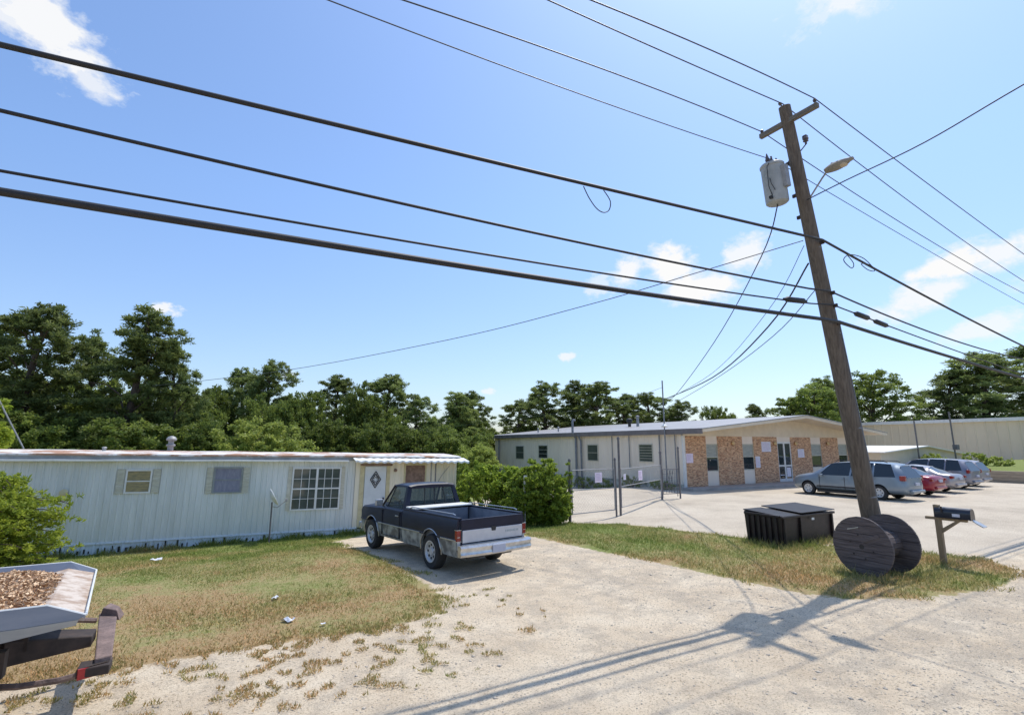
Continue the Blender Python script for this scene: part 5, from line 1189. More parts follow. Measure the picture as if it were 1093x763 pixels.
# ------------------------------------------------------------------ mailbox
MX = thing('mailbox', 'black metal mailbox with open door on a leaning wooden post', 'mailbox', (13.62, 5.31, 0))
MB().b2((-.05, -.05, -.2), (.05, .05, 1.24)).build('post', 'mailwood', MX, bevel=.006)
MB().b2((-.045, -.50, .93), (.045, .22, .985)).build('arm', 'mailwood', MX, bevel=.006)
MB().add([(-.03, -.05, .66), (.03, -.05, .66), (.03, -.05, .75), (-.03, -.05, .75), (-.03, -.30, .93), (.03, -.30, .93), (.03, -.38, .93), (-.03, -.38, .93)],
         [(0, 1, 2, 3), (3, 2, 5, 4), (0, 3, 4, 7), (1, 6, 5, 2), (0, 7, 6, 1), (4, 5, 6, 7)]).build('brace', 'mailwood', MX)
mb = MB(); pr = [(-.10, .985), (.10, .985)] + [(.10 * math.cos(a), 1.10 + .105 * math.sin(a)) for a in [PI * k / 12 for k in range(13)]]
bx_ = mb.prism(pr, 'y', -.58, .02).build('box', 'mailblack', MX, smooth=35)
MB().prism([(x * 1.05, (z - 1.09) * 1.05 + 1.09) for x, z in pr], 'y', -.60, -.575).build('rim', 'mailblack', bx_, smooth=35)
od = MB().prism([(x * .95, z - 1.09) for x, z in pr], 'y', -.008, .008).build('door', 'chrome', bx_, smooth=35, loc=(0, -.69, .925)); od.rotation_euler = (R(-58), 0, 0)
MB().box((-.112, -.36, 1.06), (.006, .13, .06)).build('stencil_mark', 'posterw', bx_)
MB().box((-.115, -.12, 1.16), (.012, .03, .12)).build('flag', 'darkrust', bx_)

# ------------------------------------------------------------------ utility pole
PL = thing('utility_pole', 'leaning wooden utility pole behind the spool carrying all the wires', 'utility pole', (12.56, 6.03, 0))
lean_ = math.atan2(12.56 - 10.66, 10.1)
def pz(z, dx=0, dy=0): return (-(12.56 - 10.66) * z / 10.1 + dx, dy, z)
MB().tube([pz(z) for z in (-.4, 0, 2.5, 5, 7.5, 10.1)], [.19, .185, .172, .158, .142, .125], 20).build('pole', 'polewood', PL, smooth=40)
MB().tube([pz(z, .19 - z * .006, -.02) for z in (0, 1.5, 2.9)], .05, 10).build('conduit', 'galv', PL, smooth=40)
MB().tube([pz(z, .145 - z * .004, -.13) for z in (0, 1.5, 2.9, 5.2)], .018, 6).build('ground_wire', 'conduit', PL)
for z in (1.4, 2.85, 4.9, 5.4, 6.8):
    MB().lathe([(.188 - z * .006, z), (.188 - z * .006, z + .03)], 20, 'z', (pz(z)[0], 0, 0)).build('steel_band', 'conduit', PL)
for i, (z, a) in enumerate(((5.12, 1), (5.5, 1), (5.78, 1), (6.9, 1), (7.6, 0), (8.1, 0), (8.85, 0))):
    MB().box(pz(z, 0, -.17 if a else .17), (.05, .12, .08)).build('bracket', 'darkrust', PL, bevel=.008)
ca = MB().box((0, 0, 0), (.10, 1.36, .11)).build('crossarm', 'armwood', PL, bevel=.008, loc=(10.70 - 12.56 - .02, -.03, 9.72))
ins = []
def insul(x, y, z, s=1.0, parent=PL, rot=None):
    return MB().lathe([(.018 * s, 0), (.018 * s, .05 * s), (.045 * s, .055 * s), (.035 * s, .085 * s), (.05 * s, .095 * s), (.03 * s, .14 * s), (.012 * s, .15 * s)], 12).build('insulator', 'porcelain', parent, smooth=40, loc=(x - 12.56, y - 6.03, z), rot=rot)
insul(10.66, 5.37, 9.775, .8); insul(10.70, 6.64, 9.775, .8); insul(10.56, 6.03, 10.08, .8, rot=(0, R(-60), 0)); insul(11.05, 5.85, 9.2, 1.3); insul(10.95, 6.2, 8.8)
MB().tube([pz(9.05, .1, -.1), (11.05 - 12.56, -.18, 9.2)], .014, 6).build('bracket', 'darkrust', PL)
MB().box((11.06 - 12.56, -.17, 9.37), (.10, .10, .10)).build('surge_arrester', 'porcelain', PL, bevel=.02)
tf = MB().lathe([(.20, 0), (.235, .03), (.24, .06), (.24, .86), (.255, .87), (.255, .91), (.22, .95), (.06, .98)], 26).build('transformer', 'transf', PL, smooth=35, loc=(10.60 - 12.56, .33, 7.86))
tf.rotation_euler = (0, R(-6), 0)
for x, y, h, s in ((-.05, .05, .93, 1.9), (.12, -.05, .93, 1.1), (-.15, -.1, .93, .9)):
    MB().lathe([(.02 * s, 0), (.03 * s, .02), (.018 * s, .05), (.03 * s, .07), (.018 * s, .1), (.028 * s, .12), (.01, .15 * s)], 10).build('bushing', 'porcelain', tf, smooth=40, loc=(x, y, h))
MB().box((.0, -.27, .55), (.14, .10, .5)).build('mount', 'galv', tf)
ld = MB(); ld.tube([(-.16, -.1, 1.0), (-.30, -.06, .8), (-.31, -.04, .35), (-.24, -.05, .15)], .009, 5); ld.tube([(-.24, -.05, .55), (-.30, -.1, .4), (-.22, -.12, .25)], .008, 5)
ld.box((-.29, -.04, .1), (.06, .06, .06)); ld.build('drop_lead', 'cable', tf)
sl = MB().tube([pz(7.95, .06, -.1), (11.12 - 12.56, -.26, 8.12), (11.05 - 12.56, -.45, 8.25), (10.99 - 12.56, -.60, 8.33)], .018, 8).build('lamp_arm', 'galv', PL, smooth=50)
lh = MB(); vs = []; ns_ = 9
for i in range(ns_):
    f = i / (ns_ - 1); wd = .05 + .10 * math.sin(PI * min(1, f * 1.05 + .1)) ** .7; ht = .03 + .055 * math.sin(PI * (f * .9 + .1))
    for k in range(10): a = 2 * PI * k / 10; vs.append((wd * math.cos(a), -.60 * f, ht * math.sin(a)))
fs = [(i * 10 + k, i * 10 + (k + 1) % 10, (i + 1) * 10 + (k + 1) % 10, (i + 1) * 10 + k) for i in range(ns_ - 1) for k in range(10)] + [tuple(range(10)), tuple((ns_ - 1) * 10 + k for k in range(10))]
lh.add(vs, fs); lho = lh.build('lamp_head', 'lamphead', PL, smooth=50, loc=(10.99 - 12.56, -.56, 8.33)); lho.rotation_euler = (R(-4), 0, R(2)); lho.scale = (.95, .92, 1.0)
MB().lathe([(.10, -.03), (.09, -.065), (.05, -.08)], 16).build('lens', 'lens', lho, smooth=40, loc=(0, -.38, 0))
MB().lathe([(.035, .05), (.035, .1), (.02, .12)], 10).build('photocell', 'porcelain', lho, smooth=40, loc=(0, -.16, 0))

# ------------------------------------------------------------------ wires
def fit_side(pts, att):
    d = np.array([math.dist(p[:2], att[:2]) for p in pts]); z = np.array([p[2] - att[2] for p in pts])
    A = np.stack([d, d * d], 1); w = 1 / (1 + d * .05); c, *_ = np.linalg.lstsq(A * w[:, None], z * w, rcond=None); return c
def wire(nm, lab_, att, left, right, r, m='cable', xl=-16, xr=36, grp='overhead wires strung along the road'):
    cl_, cr_ = fit_side(left, att), fit_side(right, att); pts = []
    n = 40
    for i in range(n, 0, -1): d = (att[0] - xl) * i / n; pts.append((att[0] - d, left[0][1], att[2] + cl_[0] * d + cl_[1] * d * d))
    pts.append(tuple(att))
    ry = (right[-1][1] - att[1]) / (right[-1][0] - att[0])
    for i in range(1, n + 1): d = (xr - att[0]) * i / n; pts.append((att[0] + d, att[1] + ry * d, att[2] + cr_[0] * d + max(cr_[1], .0008) * d * d))
    return pts, tag(MB().tube(pts, r, 6).build(nm, m, None, smooth=70), lab_, 'overhead wire', grp)
WA = ([(4.44, 5.36, 9.27), (5.69, 5.36, 9.49), (7.72, 5.36, 9.64)], (10.65, 5.36, 9.88), [(14.07, 5.46, 9.66), (18.0, 5.58, 9.24), (23.71, 5.75, 8.81)])
WB = ([(4.11, 6.0, 9.66), (5.44, 6.0, 9.76), (7.6, 6.0, 9.89)], (10.55, 6.0, 10.12), [(13.72, 6.09, 9.73), (17.27, 6.2, 9.32), (26.23, 6.47, 8.65)])
WC = ([(2.0, 6.65, 9.17), (4.09, 6.65, 9.35), (5.98, 6.65, 9.52), (8.34, 6.65, 9.79)], (10.73, 6.65, 9.85), [(14.4, 6.76, 9.55), (17.67, 6.86, 9.21), (28.94, 7.2, 8.77)])
WD = ([(0.83, 6.3, 8.29), (1.99, 6.3, 8.31), (3.87, 6.3, 8.45), (7.31, 6.3, 8.6)], (10.6, 6.3, 8.88), [(14.73, 6.42, 8.64), (18.61, 6.54, 8.26), (27.0, 6.79, 7.73)])
W1 = ([(-1.95, 5.8, 6.06), (-0.85, 5.8, 6.11), (0.55, 5.8, 6.18), (2.67, 5.8, 6.33), (4.57, 5.8, 6.43), (7.59, 5.8, 6.74)], (11.2, 5.8, 6.93), [(13.15, 5.86, 6.79), (15.85, 5.94, 6.48), (19.59, 6.05, 6.12), (23.96, 6.19, 5.88)])
W2_ = ([(-1.9, 5.9, 5.47), (-0.8, 5.9, 5.48), (0.61, 5.9, 5.47), (1.82, 5.9, 5.45), (4.62, 5.9, 5.55), (8.13, 5.9, 5.68)], (11.35, 5.84, 5.80), [(14.75, 6.0, 5.57), (21.19, 6.2, 5.40)])
W3_ = ([(-1.85, 5.95, 4.92), (-0.75, 5.95, 4.95), (0.65, 5.95, 4.98), (4.65, 5.95, 5.11), (9.46, 5.95, 5.42)], (11.45, 5.86, 5.51), [(13.82, 6.03, 5.35), (19.44, 6.19, 5.09), (24.01, 6.33, 4.82)])
W4_ = ([(-1.76, 5.75, 4.65), (-0.7, 5.75, 4.68), (0.64, 5.75, 4.69), (4.49, 5.75, 4.82), (7.35, 5.75, 4.94)], (11.5, 5.8, 5.12), [(14.21, 5.83, 5.03), (17.76, 5.94, 4.75), (23.01, 6.1, 4.48)])
for nm, lb, (l, a, r), rad, m in (('power_line', 'thin power line on the road side end of the crossarm', WA, .012, 'wire'), ('power_line', 'thin power line fixed to the very top of the pole', WB, .012, 'wire'),
        ('power_line', 'thin power line on the far end of the crossarm', WC, .012, 'wire'), ('power_line', 'thinnest power line passing beside the transformer', WD, .009, 'wire'),
        ('telephone_cable', 'thick black cable highest of the four lower cables', W1, .027, 'cable'), ('telephone_cable', 'black cable second highest of the four lower cables', W2_, .019, 'cable'),
        ('telephone_cable', 'thin black cable with splice cases beside the pole', W3_, .015, 'cable'), ('telephone_cable', 'thickest black cable lowest on the pole', W4_, .038, 'cable')):
    wire(nm, lb, a, l, r, rad, m)
# splice cases
def splice(pa, pb, r, lab_):
    pa, pb = Vector(pa), Vector(pb); pts = [pa.lerp(pb, f) for f in (0, .08, .15, .85, .92, 1)]
    tag(MB().tube(pts, [r * .4, r * .5, r, r, r * .5, r * .4], 12).build('splice_case', 'cable', None, smooth=35), lab_, 'splice case', 'splice cases on the thin cable')
splice((9.78, 5.93, 5.42), (10.55, 5.91, 5.47), .058, 'black splice case hanging just left of the pole')
splice((12.35, 5.88, 5.45), (13.05, 5.90, 5.41), .058, 'first black splice case right of the pole')
splice((13.25, 5.91, 5.39), (13.95, 5.93, 5.34), .055, 'second black splice case right of the pole')
# hanging loop and spare coil
def curve(nm, pts, r, lab_, cat, m='cable', grp=None, n=6):
    P_ = [Vector(p) for p in pts]; out = []
    for i in range(len(P_) - 1):
        p0, p1, p2, p3 = P_[max(i - 1, 0)], P_[i], P_[i + 1], P_[min(i + 2, len(P_) - 1)]
        for k in range(n):
            t = k / n; out.append(.5 * ((2 * p1) + (p2 - p0) * t + (2 * p0 - 5 * p1 + 4 * p2 - p3) * t * t + (3 * p1 - p0 - 3 * p2 + p3) * t ** 3))
    out.append(P_[-1]); return tag(MB().tube(out, r, 6).build(nm, m, None, smooth=70), lab_, cat, grp)
curve('cable_loop', [(4.62, 5.8, 6.43), (4.72, 5.8, 6.27), (4.86, 5.8, 6.13), (5.0, 5.8, 6.09), (5.12, 5.8, 6.16), (5.15, 5.8, 6.32), (5.02, 5.8, 6.47)], .008, 'small loop of cable hanging from the thick upper cable', 'cable loop')
curve('cable_coil', [(12.1, 5.83, 6.86), (12.4, 5.8, 6.62), (12.2, 5.76, 6.45), (11.95, 5.78, 6.6), (12.3, 5.8, 6.80), (12.9, 5.8, 6.82), (13.3, 5.78, 6.60), (13.0, 5.78, 6.55), (12.75, 5.8, 6.66), (13.2, 5.84, 6.74), (13.5, 5.86, 6.70)], .010, 'tangled coil of spare cable right of the pole top cable', 'cable coil')
m_end = (22.98, 21.85, 5.15)
curve('service_wire', [(10.6, 6.36, 7.85), (11.62, 7.54, 7.17), (15.26, 11.96, 6.12), (21.72, 19.81, 5.15), m_end], .014, 'twisted service wire from the transformer down to the roof mast', 'service wire', grp='service wires to the building')
curve('service_wire', [(11.2, 6.15, 6.5), (12.78, 8.25, 5.66), (16.71, 13.28, 5.1), m_end], .020, 'thick service wire from mid pole to the roof mast', 'service wire', grp='service wires to the building')
curve('service_wire', [(11.35, 6.15, 5.9), (12.7, 8.1, 5.35), (16.5, 13.1, 4.95), (24.5, 23.2, 4.75)], .010, 'thin service wire sagging lowest towards the building roof', 'service wire', m='wire', grp='service wires to the building')
curve('service_wire', [(11.1, 6.15, 6.9), (12.6, 8.1, 6.05), (16.6, 13.2, 5.25), (22.98, 21.85, 5.05)], .008, 'thin service wire just above the thick one', 'service wire', m='wire', grp='service wires to the building')
curve('service_wire', [(11.0, 6.1, 6.98), (9.81, 8.29, 6.62), (8.6, 10.63, 6.28), (6.34, 14.99, 5.85), (2.21, 22.95, 5.52), (-3.0, 33, 5.6)], .010, 'thin wire crossing low over the trailer into the trees', 'service wire', m='wire')
curve('service_wire', [(10.95, 5.9, 7.85), (10.98, 5.07, 7.94), (11.15, 3.76, 8.12), (11.35, 2.36, 8.5), (11.6, .2, 9.0), (12.5, -6, 10)], .012, 'thin wire leading across the road over the camera side', 'service wire', m='cable')
curve('service_wire', [(22.98, 21.85, 5.9), (21.9, 24.2, 5.2), (20.5, 28, 4.7), (12, 47, 3.2)], .008, 'faint wire from the roof mast towards the woods', 'service wire', m='wire')

# ------------------------------------------------------------------ right background
SH = thing('shed', 'small cream shed with a white low gable roof beyond the parked cars', 'shed', (43.0, 21.5, 0))
# a low gable facing the lot
pk = (8.7, 2.46); le = (1.2, 1.98); re = (16.6, 1.72)
MB().prism([(le[0] + .3, -.2), (re[0] - .3, -.2), (re[0] - .3, re[1] - .05), (pk[0], pk[1] - .08), (le[0] + .3, le[1] - .05)], 'y', 0, 9).build('wall', 'shedwall', SH)
MB().prism([le, pk, (pk[0], pk[1] - .08), (le[0], le[1] - .08)], 'y', -.4, 9.4).build('roof', 'shedroof', SH)
MB().prism([pk, re, (re[0], re[1] - .08), (pk[0], pk[1] - .08)], 'y', -.4, 9.4).build('roof', 'shedroof', SH)
SH.location = (40.6, 20.6, 0); SH.location.x = 43.2
WH = thing('warehouse', 'long beige warehouse with white roof edge in the right background', 'warehouse', (72, 6, 0))
MB().b2((.06, -30, -1), (24, 34, 5.0)).build('wall', 'warehouse', WH)
cor(-30, 34, -.9, 5.0, 0.05, .9, .05).build('wall_cladding', 'warehouse', WH)
MB().b2((-.25, -30.2, 5.0), (24.2, 34.2, 5.36)).build('roof', 'white', WH)
MB().b2((-.02, 2.0, 2.2), (.045, 5.0, 2.4)).build('wall_bracket', 'fasciagrey', WH)
RWL = thing('retaining_wall', 'low tan retaining wall at the right side of the lot', 'wall', (46.6, 0, 0))
rw_ = MB()
for k in range(4): rw_.b2((0 + .01 * (k % 2), -18, -.1 + k * .22), (.35, 19.5, .11 + k * .22))
rw_.build('timber_course', 'retwall', RWL, bevel=.01)
em = MB().add([(46.9, -20, .72), (46.9, 19.6, .72), (49.5, 19.6, 1.0), (49.5, -20, 1.0), (71, 19.6, 1.1), (71, -20, 1.1)], [(0, 1, 2, 3), (3, 2, 4, 5)]).build('embankment', 'ground')
tag(em, 'grassy bank above the tan retaining wall', 'embankment', kind='structure')
for nm, v in (('grass', 1.0), ('lot', 0.0), ('grey', -.1)):
    a = em.data.attributes.new(nm, 'FLOAT', 'POINT'); a.data.foreach_set('value', [v] * len(em.data.vertices))
for i, (x, y, h, w, l) in enumerate(((50.5, 19.5, .75, 1.6, 'scrubby shrub nearest the shed on the bank'), (51.5, 17.2, .95, 1.5, 'tallest scrubby shrub on the bank beside the warehouse'), (50.2, 15.4, .6, 1.5, 'middle scrubby shrub on the bank'), (52.5, 13.6, .6, 1.8, 'low scrubby shrub on the bank near the right edge'), (51, 10.8, .7, 1.7, 'scrubby shrub on the bank at the far right'), (50.2, 8.2, .8, 1.7, 'outermost scrubby shrub on the bank'))):
    bush('scrub_bush', l, (x, y, .95), [((0, 0, h * .5), (w * .55, w * .55, h * .6))], 34, .22, 40, .16, .6, 'light', 40 + i, group='shrubs on the bank')
for x, y, h, l, hw_ in ((50.0, 20.2, 4.5, 'thin bare pole left of the shed peak', False), (52.0, 18.5, 5.2, 'thin pole with a small box right of the shed peak', True)):
    rp = thing('light_pole', l, 'pole', (x, y, 0), group='thin poles before the warehouse'); MB().tube([(0, 0, 0), (-.15, 0, h)], .06, 8).build('shaft', 'postgrey', rp)
    if hw_: MB().box((-.3, -.2, 2.35), (.5, .3, .4)).build('meter_box', 'postgrey', rp, bevel=.02)

# ------------------------------------------------------------------ loaded tipper in the left foreground
HT = thing('tipper_trailer', 'grey steel tipping trailer full of dry wood chips cut off by the left edge', 'trailer', (0, 0, 0))
yN, yF = 5.36, 7.16; zt = 1.30
rimN = [(-5.0, yN, zt), (-.98, yN, zt), (-.74, yN, 1.20)]
rimF = [(-5.0, yF, zt), (-1.17, yF, zt), (-.95, yF, 1.20)]
botN = [(-5.0, yN + .10, 1.04), (-1.35, yN + .10, 1.04), (-.80, yN + .04, 1.13)]
botF = [(-5.0, yF - .10, 1.04), (-1.5, yF - .10, 1.04), (-1.0, yF - .04, 1.13)]
midN = [(-5.0, yN + .015, 1.16), (-1.15, yN + .015, 1.16), (-.78, yN + .005, 1.175)]
def strip(a, b, nm, m, th=.02):
    mb = MB(); n = len(a); mb.add(a + b, [(i, i + 1, n + i + 1, n + i) for i in range(n - 1)]); o = mb.build(nm, m, HT); s = o.modifiers.new('t', 'SOLIDIFY'); s.thickness = th; s.offset = 0; return o
strip(rimN, midN, 'side_panel', 'traygrey'); strip(midN, botN, 'lower_panel', 'traylight'); strip(rimF, botF, 'side_panel', 'traygrey'); strip(botN, botF, 'floor', 'traygrey')
strip([(-1.45, yN + .01, 1.14), (-.99, yN + .01, 1.235), (-.745, yN + .0, 1.165)], [(-1.65, yF - .01, 1.14), (-1.18, yF - .01, 1.235), (-.955, yF - .0, 1.165)], 'end_plate', 'traydust')
for nm_, pts in (('top_rim', rimN), ('top_rim', rimF), ('top_rim', [rimN[2], rimF[2]])):
    MB().tube(pts, .009, 6).build(nm_, 'white', HT)
fr_ = MB()
for y in (5.95, 6.60): fr_.b2((-5, y - .05, .66), (-1.30, y + .05, .86))
fr_.build('chassis_rail', 'darkrust', HT)
# rear draw beam and side arms
MB().add([(-1.45, 6.50, .56), (-1.45, 6.85, .56), (-.86, 6.98, .56), (-.86, 6.74, .56), (-1.45, 6.50, .78), (-1.45, 6.85, .78), (-.86, 6.98, .66), (-.86, 6.74, .66)],
         [(0, 1, 2, 3), (4, 7, 6, 5), (0, 3, 7, 4), (1, 5, 6, 2), (0, 4, 5, 1), (3, 2, 6, 7)]).build('draw_beam', 'darkrust', HT, bevel=.01)
MB().tube([(-1.42, 7.35, .78), (-1.15, 7.45, .66), (-.94, 7.52, .60)], .028, 6).build('side_arm', 'rust', HT)
MB().tube([(-1.62, 6.45, .46), (-1.26, 6.22, .48), (-.98, 6.14, .50), (-.70, 6.15, .53)], .026, 6).build('side_arm', 'rust', HT)
cb = MB().add([(-.74, 6.10, .54), (-.62, 6.14, .54), (-.78, 7.72, .54), (-.94, 7.66, .54), (-.74, 6.10, .64), (-.62, 6.14, .64), (-.78, 7.72, .64), (-.94, 7.66, .64)],
              [(0, 3, 2, 1), (4, 5, 6, 7), (0, 1, 5, 4), (1, 2, 6, 5), (2, 3, 7, 6), (3, 0, 4, 7)]).build('bumper_beam', 'rust', HT, bevel=.012)
MB().prism([(6.02, .52), (6.22, .52), (6.22, .60), (6.02, .60)], 'x', -.85, -.62).build('end_lug', 'darkrust', cb, bevel=.01)
MB().add([(-.84, 6.02, .515), (-.64, 6.10, .515), (-.64, 6.10, .60), (-.84, 6.02, .60)], [(0, 1, 2, 3)]).build('reflector', 'reflector', cb).modifiers.new('t', 'SOLIDIFY').thickness = .02
lg = MB().add([(-.93, 7.55, .60), (-.72, 7.40, .60), (-.70, 7.62, .60), (-.86, 7.80, .60), (-.90, 7.55, .72), (-.76, 7.45, .70), (-.76, 7.62, .70), (-.86, 7.74, .72)],
              [(0, 3, 2, 1), (4, 5, 6, 7), (0, 1, 5, 4), (1, 2, 6, 5), (2, 3, 7, 6), (3, 0, 4, 7)]).build('end_lug', 'rust', cb, bevel=.01)
MB().b2((-1.50, 5.60, .66), (-1.46, 5.72, .74)).build('marker_light', 'reflector', HT, bevel=.01); MB().b2((-1.50, 5.78, .68), (-1.45, 5.90, .76)).build('marker_light', 'amber', HT, bevel=.01)
MB().b2((-1.62, 5.45, .16), (-1.58, 6.05, .86)).build('mud_flap', 'darkrust', HT); MB().b2((-1.62, 6.5, .16), (-1.58, 7.1, .86)).build('mud_flap', 'darkrust', HT)
for y, sg in ((5.72, -1), (6.82, 1)):
    wheel(HT, -2.05, y, .37, .24, sg, 'rust', 5)
MB().tube([(-2.05, 5.72, .37), (-2.05, 6.82, .37)], .05, 8).build('axle', 'darkrust', HT)
# mound of chips
rng = np.random.default_rng(77)
nx_, ny_ = 90, 40; xs_ = np.linspace(-4.9, -1.16, nx_); ys_ = np.linspace(yN + .03, yF - .03, ny_)
Xc, Yc = np.meshgrid(xs_, ys_); Xs = Xc - .10 * (Yc - yN) / (yF - yN) * npss(-3, -1.1, Xc)
nz = np.array([noise.noise(Vector((a * 3, b * 3, 0))) * .03 + noise.noise(Vector((a * 11, b * 11, 4))) * .018 for a, b in zip(Xs.ravel(), Yc.ravel())]).reshape(Xc.shape)
edge = np.minimum(Yc - yN, yF - Yc); Zc = 1.235 + .05 * npss(0, .5, edge) + nz - .05 * npss(-1.6, -1.1, Xc)
idc = np.arange(nx_ * ny_).reshape(ny_, nx_); qd = np.stack([idc[:-1, :-1].ravel(), idc[:-1, 1:].ravel(), idc[1:, 1:].ravel(), idc[1:, :-1].ravel()], 1)
n_ = 26000; cx_ = rng.uniform(-3.2, -1.02, n_); cy_ = rng.uniform(yN + .04, yF - .05, n_); keep = rng.random(n_) < np.clip((-.96 - cx_) / .22, .05, 1); cx_, cy_ = cx_[keep], cy_[keep]; n_ = len(cx_)
cx_ -= .17 * (cy_ - yN) / (yF - yN) * npss(-3, -1.1, cx_)
cz_ = np.array([noise.noise(Vector((a * 3, b * 3, 0))) * .03 + noise.noise(Vector((a * 11, b * 11, 4))) * .018 for a, b in zip(cx_, cy_)]) + 1.24 + .05 * npss(0, .5, np.minimum(cy_ - yN, yF - cy_)) - .05 * npss(-1.6, -1.1, cx_) + rng.uniform(-.004, .022, n_)
cz_ = np.where(cx_ > -1.06, np.minimum(cz_, 1.27 - .4 * (cx_ + 1.1)), cz_)
dv = rng.normal(size=(n_, 3)); dv[:, 2] *= .5; dv /= np.linalg.norm(dv, axis=1)[:, None]; tv = np.cross(dv, rng.normal(size=(n_, 3))); tv /= np.linalg.norm(tv, axis=1)[:, None]
Lc = rng.uniform(.008, .024, n_)[:, None]; pc = np.stack([cx_, cy_, cz_], 1)
cv = np.stack([pc - dv * Lc - tv * Lc * .4, pc + dv * Lc - tv * Lc * .4, pc + dv * Lc + tv * Lc * .4, pc - dv * Lc + tv * Lc * .4], 1).reshape(-1, 3)
M['chipleaf'] = leaf_mat('wood_chip', (0.22, 0.11, 0.05), (0.95, 0.68, 0.42), trans=.0)
ch = np_mesh('wood_chips', np.concatenate([np.stack([Xs.ravel(), Yc.ravel(), Zc.ravel()], 1), cv]), np.concatenate([qd, np.arange(n_ * 4).reshape(-1, 4) + nx_ * ny_]), 'chipleaf', v=np.concatenate([np.full(len(qd), .35), rng.random(n_)]))
tag(ch, 'dry brown wood chips heaped in the grey trailer', 'wood chips', kind='stuff')

# ------------------------------------------------------------------ litter
for i, (x, y, s, l) in enumerate(((-.94, 15.6, .12, 'white scrap of paper on the lawn near the trailer skirt'), (1.10, 9.64, .06, 'small white scrap in the middle of the lawn'), (1.14, 8.34, .085, 'crumpled blue white wrapper near the front of the lawn'), (1.55, 7.95, .035, 'tiny white scrap at the gravel edge of the lawn'))):
    mb = MB(); n = 5; rg_ = random.Random(i); vs = [((a / n - .5) * s * 2, (b / n - .5) * s * 1.3, rg_.uniform(0, .5) * s) for b in range(n + 1) for a in range(n + 1)]
    mb.add(vs, [(b * (n + 1) + a, b * (n + 1) + a + 1, (b + 1) * (n + 1) + a + 1, (b + 1) * (n + 1) + a) for b in range(n) for a in range(n)])
    tag(mb.build('litter', 'paper', None, loc=(x, y, gz(x, y) + .045), rot=(0, 0, i * 1.1)), l, 'litter', 'scraps of litter on the lawn')

# ------------------------------------------------------------------ sky, sun, camera
SUN_H = (.44, .148); elev = math.atan2(1, math.hypot(*SUN_H)); az = math.atan2(SUN_H[0], SUN_H[1])
w = bpy.data.worlds.new('World'); scene.world = w; w.use_nodes = True
nt = w.node_tree; N = nt.nodes; L = nt.links; N.clear()
wo = N.new('ShaderNodeOutputWorld'); bg = N.new('ShaderNodeBackground'); L.new(bg.outputs[0], wo.inputs[0]); bg.inputs[1].default_value = 0.15
sky = N.new('ShaderNodeTexSky'); sky.sky_type = 'NISHITA'; sky.sun_disc = False; sky.sun_elevation = elev; sky.sun_rotation = az
sky.air_density = 1.0; sky.dust_density = 1.2; sky.ozone_density = 1.3; sky.altitude = 100
hsv = N.new('ShaderNodeHueSaturation'); hsv.inputs['Saturation'].default_value = 0.95; hsv.inputs['Value'].default_value = 1.0; L.new(sky.outputs[0], hsv.inputs['Color'])
tn = N.new('ShaderNodeMix'); tn.data_type = 'RGBA'; tn.blend_type = 'MULTIPLY'; tn.inputs[0].default_value = 1; L.new(hsv.outputs[0], tn.inputs[6]); tcz = N.new('ShaderNodeTexCoord'); sz = N.new('ShaderNodeSeparateXYZ'); L.new(tcz.outputs['Generated'], sz.inputs[0])
tr_ = N.new('ShaderNodeValToRGB'); tr_.color_ramp.elements[0].position = .02; tr_.color_ramp.elements[0].color = (.98, 1.03, 1.15, 1); tr_.color_ramp.elements[1].position = .42; tr_.color_ramp.elements[1].color = (1.03, 1.23, 1.46, 1)
L.new(sz.outputs[2], tr_.inputs[0]); L.new(tr_.outputs[0], tn.inputs[7])
cur = tn.outputs[2]
tc = N.new('ShaderNodeTexCoord')
th = math.atan(93.5 / 546.5); Cc, Ss = math.cos(th), math.sin(th)
def pdir(x, y):
    u = (x - 546.5) / 546.5; v = (381.5 - y) / 546.5; f = Cc - v * Ss
    return Vector((u * .8660254 + f * .5, -u * .5 + f * .8660254, Ss + v * Cc)).normalized()
# noise shared by all clouds
cn = N.new('ShaderNodeTexNoise'); cn.inputs['Scale'].default_value = 13; cn.inputs['Detail'].default_value = 9; cn.inputs['Roughness'].default_value = .62; cn.inputs['Distortion'].default_value = .25
mpn = N.new('ShaderNodeMapping'); mpn.inputs['Scale'].default_value = (1, 1, 1.7); L.new(tc.outputs['Generated'], mpn.inputs[0]); L.new(mpn.outputs[0], cn.inputs['Vector'])
cn2 = N.new('ShaderNodeTexNoise'); cn2.inputs['Scale'].default_value = 5; cn2.inputs['Detail'].default_value = 3; L.new(mpn.outputs[0], cn2.inputs['Vector'])
def mth(op, a, b=None, clamp=False):
    x = N.new('ShaderNodeMath'); x.operation = op; x.use_clamp = clamp
    for i, k in enumerate((a, b)):
        if k is None: continue
        if isinstance(k, (int, float)): x.inputs[i].default_value = k
        else: L.new(k, x.inputs[i])
    return x.outputs[0]
cn3 = N.new('ShaderNodeTexNoise'); cn3.inputs['Scale'].default_value = 42; cn3.inputs['Detail'].default_value = 5; cn3.inputs['Roughness'].default_value = .65; L.new(mpn.outputs[0], cn3.inputs['Vector'])
nsum0 = mth('ADD', mth('MULTIPLY', mth('SUBTRACT', cn.outputs[0], .5), 3.4), mth('MULTIPLY', mth('SUBTRACT', cn2.outputs[0], .5), 1.2))
nfine = mth('MULTIPLY', mth('SUBTRACT', cn3.outputs[0], .5), 4.5)
nsum = mth('ADD', nsum0, mth('MULTIPLY', nfine, .35))
total = None
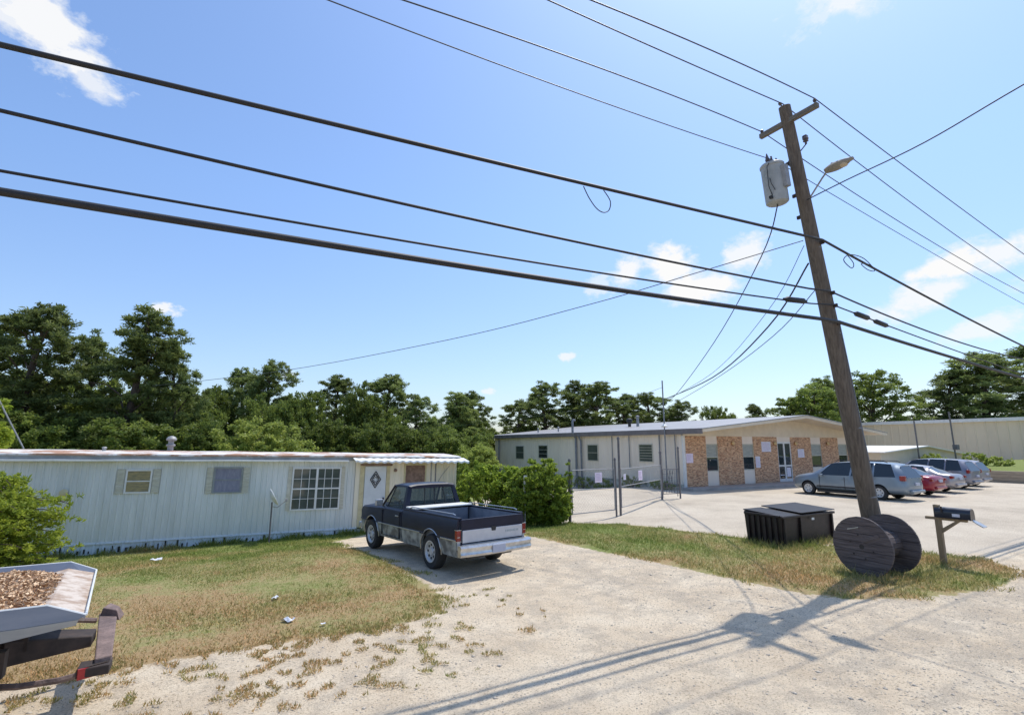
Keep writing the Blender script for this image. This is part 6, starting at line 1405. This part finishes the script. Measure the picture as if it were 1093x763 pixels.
# direction of each cloud (degrees-free): centre, half sizes (radians), tilt, density
CL = [(60, 40, .080, .048, -35, .95), (25, 12, .08, .04, -10, .85), (98, 90, .042, .022, -25, .8), (668, 290, .050, .036, 15, .95), (712, 283, .060, .042, 5, 1.0), (750, 305, .075, .036, -5, 1.0), (795, 272, .045, .036, 30, .9), (640, 305, .03, .025, 0, .6),
      (985, 318, .085, .035, 20, .9), (1020, 280, .070, .035, 10, 1.0), (1070, 272, .07, .028, 5, .9), (940, 335, .06, .02, 15, .6), (1048, 352, .07, .022, 10, .8), (174, 330, .030, .011, 0, .9), (606, 380, .022, .009, 5, .8), (521, 418, .016, .007, 0, .7), (310, 400, .02, .010, 20, .6), (875, 8, .03, .02, 70, .5),
      (960, -60, .16, .06, 10, .8), (-400, 20, .2, .08, 20, .8), (1280, 200, .2, .06, 10, .8), (300, -200, .2, .08, 30, .8)]
for (x, y, a, b, tilt, den) in CL:
    d = pdir(x, y); rt_ = d.cross(Vector((0, 0, 1))).normalized(); up_ = rt_.cross(d); t_ = R(tilt)
    r1 = rt_ * math.cos(t_) + up_ * math.sin(t_); u1 = -rt_ * math.sin(t_) + up_ * math.cos(t_)
    def dot(vec, sc):
        v = N.new('ShaderNodeVectorMath'); v.operation = 'DOT_PRODUCT'; v.inputs[1].default_value = vec / sc; L.new(tc.outputs['Generated'], v.inputs[0]); return v.outputs['Value']
    pa, pb = dot(r1, a), dot(u1, b)
    rr = mth('SQRT', mth('ADD', mth('MULTIPLY', pa, pa), mth('MULTIPLY', pb, pb)))
    front = mth('GREATER_THAN', dot(d, 1.0), 0.3)
    val = mth('MULTIPLY', mth('MULTIPLY', mth('ADD', mth('SUBTRACT', 1.0, rr), mth('MULTIPLY', nsum if a > .034 else nfine, .60)), 1.9, False), front)
    val = mth('MULTIPLY', mth('ADD', val, .0, True), den)
    total = val if total is None else mth('MAXIMUM', total, val)
mx = N.new('ShaderNodeMix'); mx.data_type = 'RGBA'; L.new(mth('ADD', total, 0, True), mx.inputs[0]); L.new(cur, mx.inputs[6])
cr = N.new('ShaderNodeValToRGB'); cr.color_ramp.elements[0].color = (5.6, 6.1, 6.7, 1); cr.color_ramp.elements[1].color = (6.5, 6.5, 6.5, 1); L.new(total, cr.inputs[0])
L.new(cr.outputs[0], mx.inputs[7]); L.new(mx.outputs[2], bg.inputs[0])

sl_ = bpy.data.lights.new('sun', 'SUN'); sl_.energy = 3.7; sl_.angle = R(.55); sl_.color = (1.0, .95, .87)
so = bpy.data.objects.new('sun', sl_); col.objects.link(so)
dirv = -Vector((SUN_H[0], SUN_H[1], 1)).normalized(); so.rotation_euler = dirv.to_track_quat('-Z', 'Y').to_euler(); so.location = (20, 10, 40)
cam = bpy.data.cameras.new('camera'); co = bpy.data.objects.new('camera', cam); col.objects.link(co)
cam.sensor_width = 36; cam.lens = 18.0; cam.clip_end = 3000; cam.clip_start = .05
co.location = (0, 0, 2.5); co.rotation_euler = (PI / 2 + th, 0, R(-30)); scene.camera = co
scene.view_settings.view_transform = 'Standard'; scene.view_settings.look = 'None'; scene.view_settings.exposure = 0
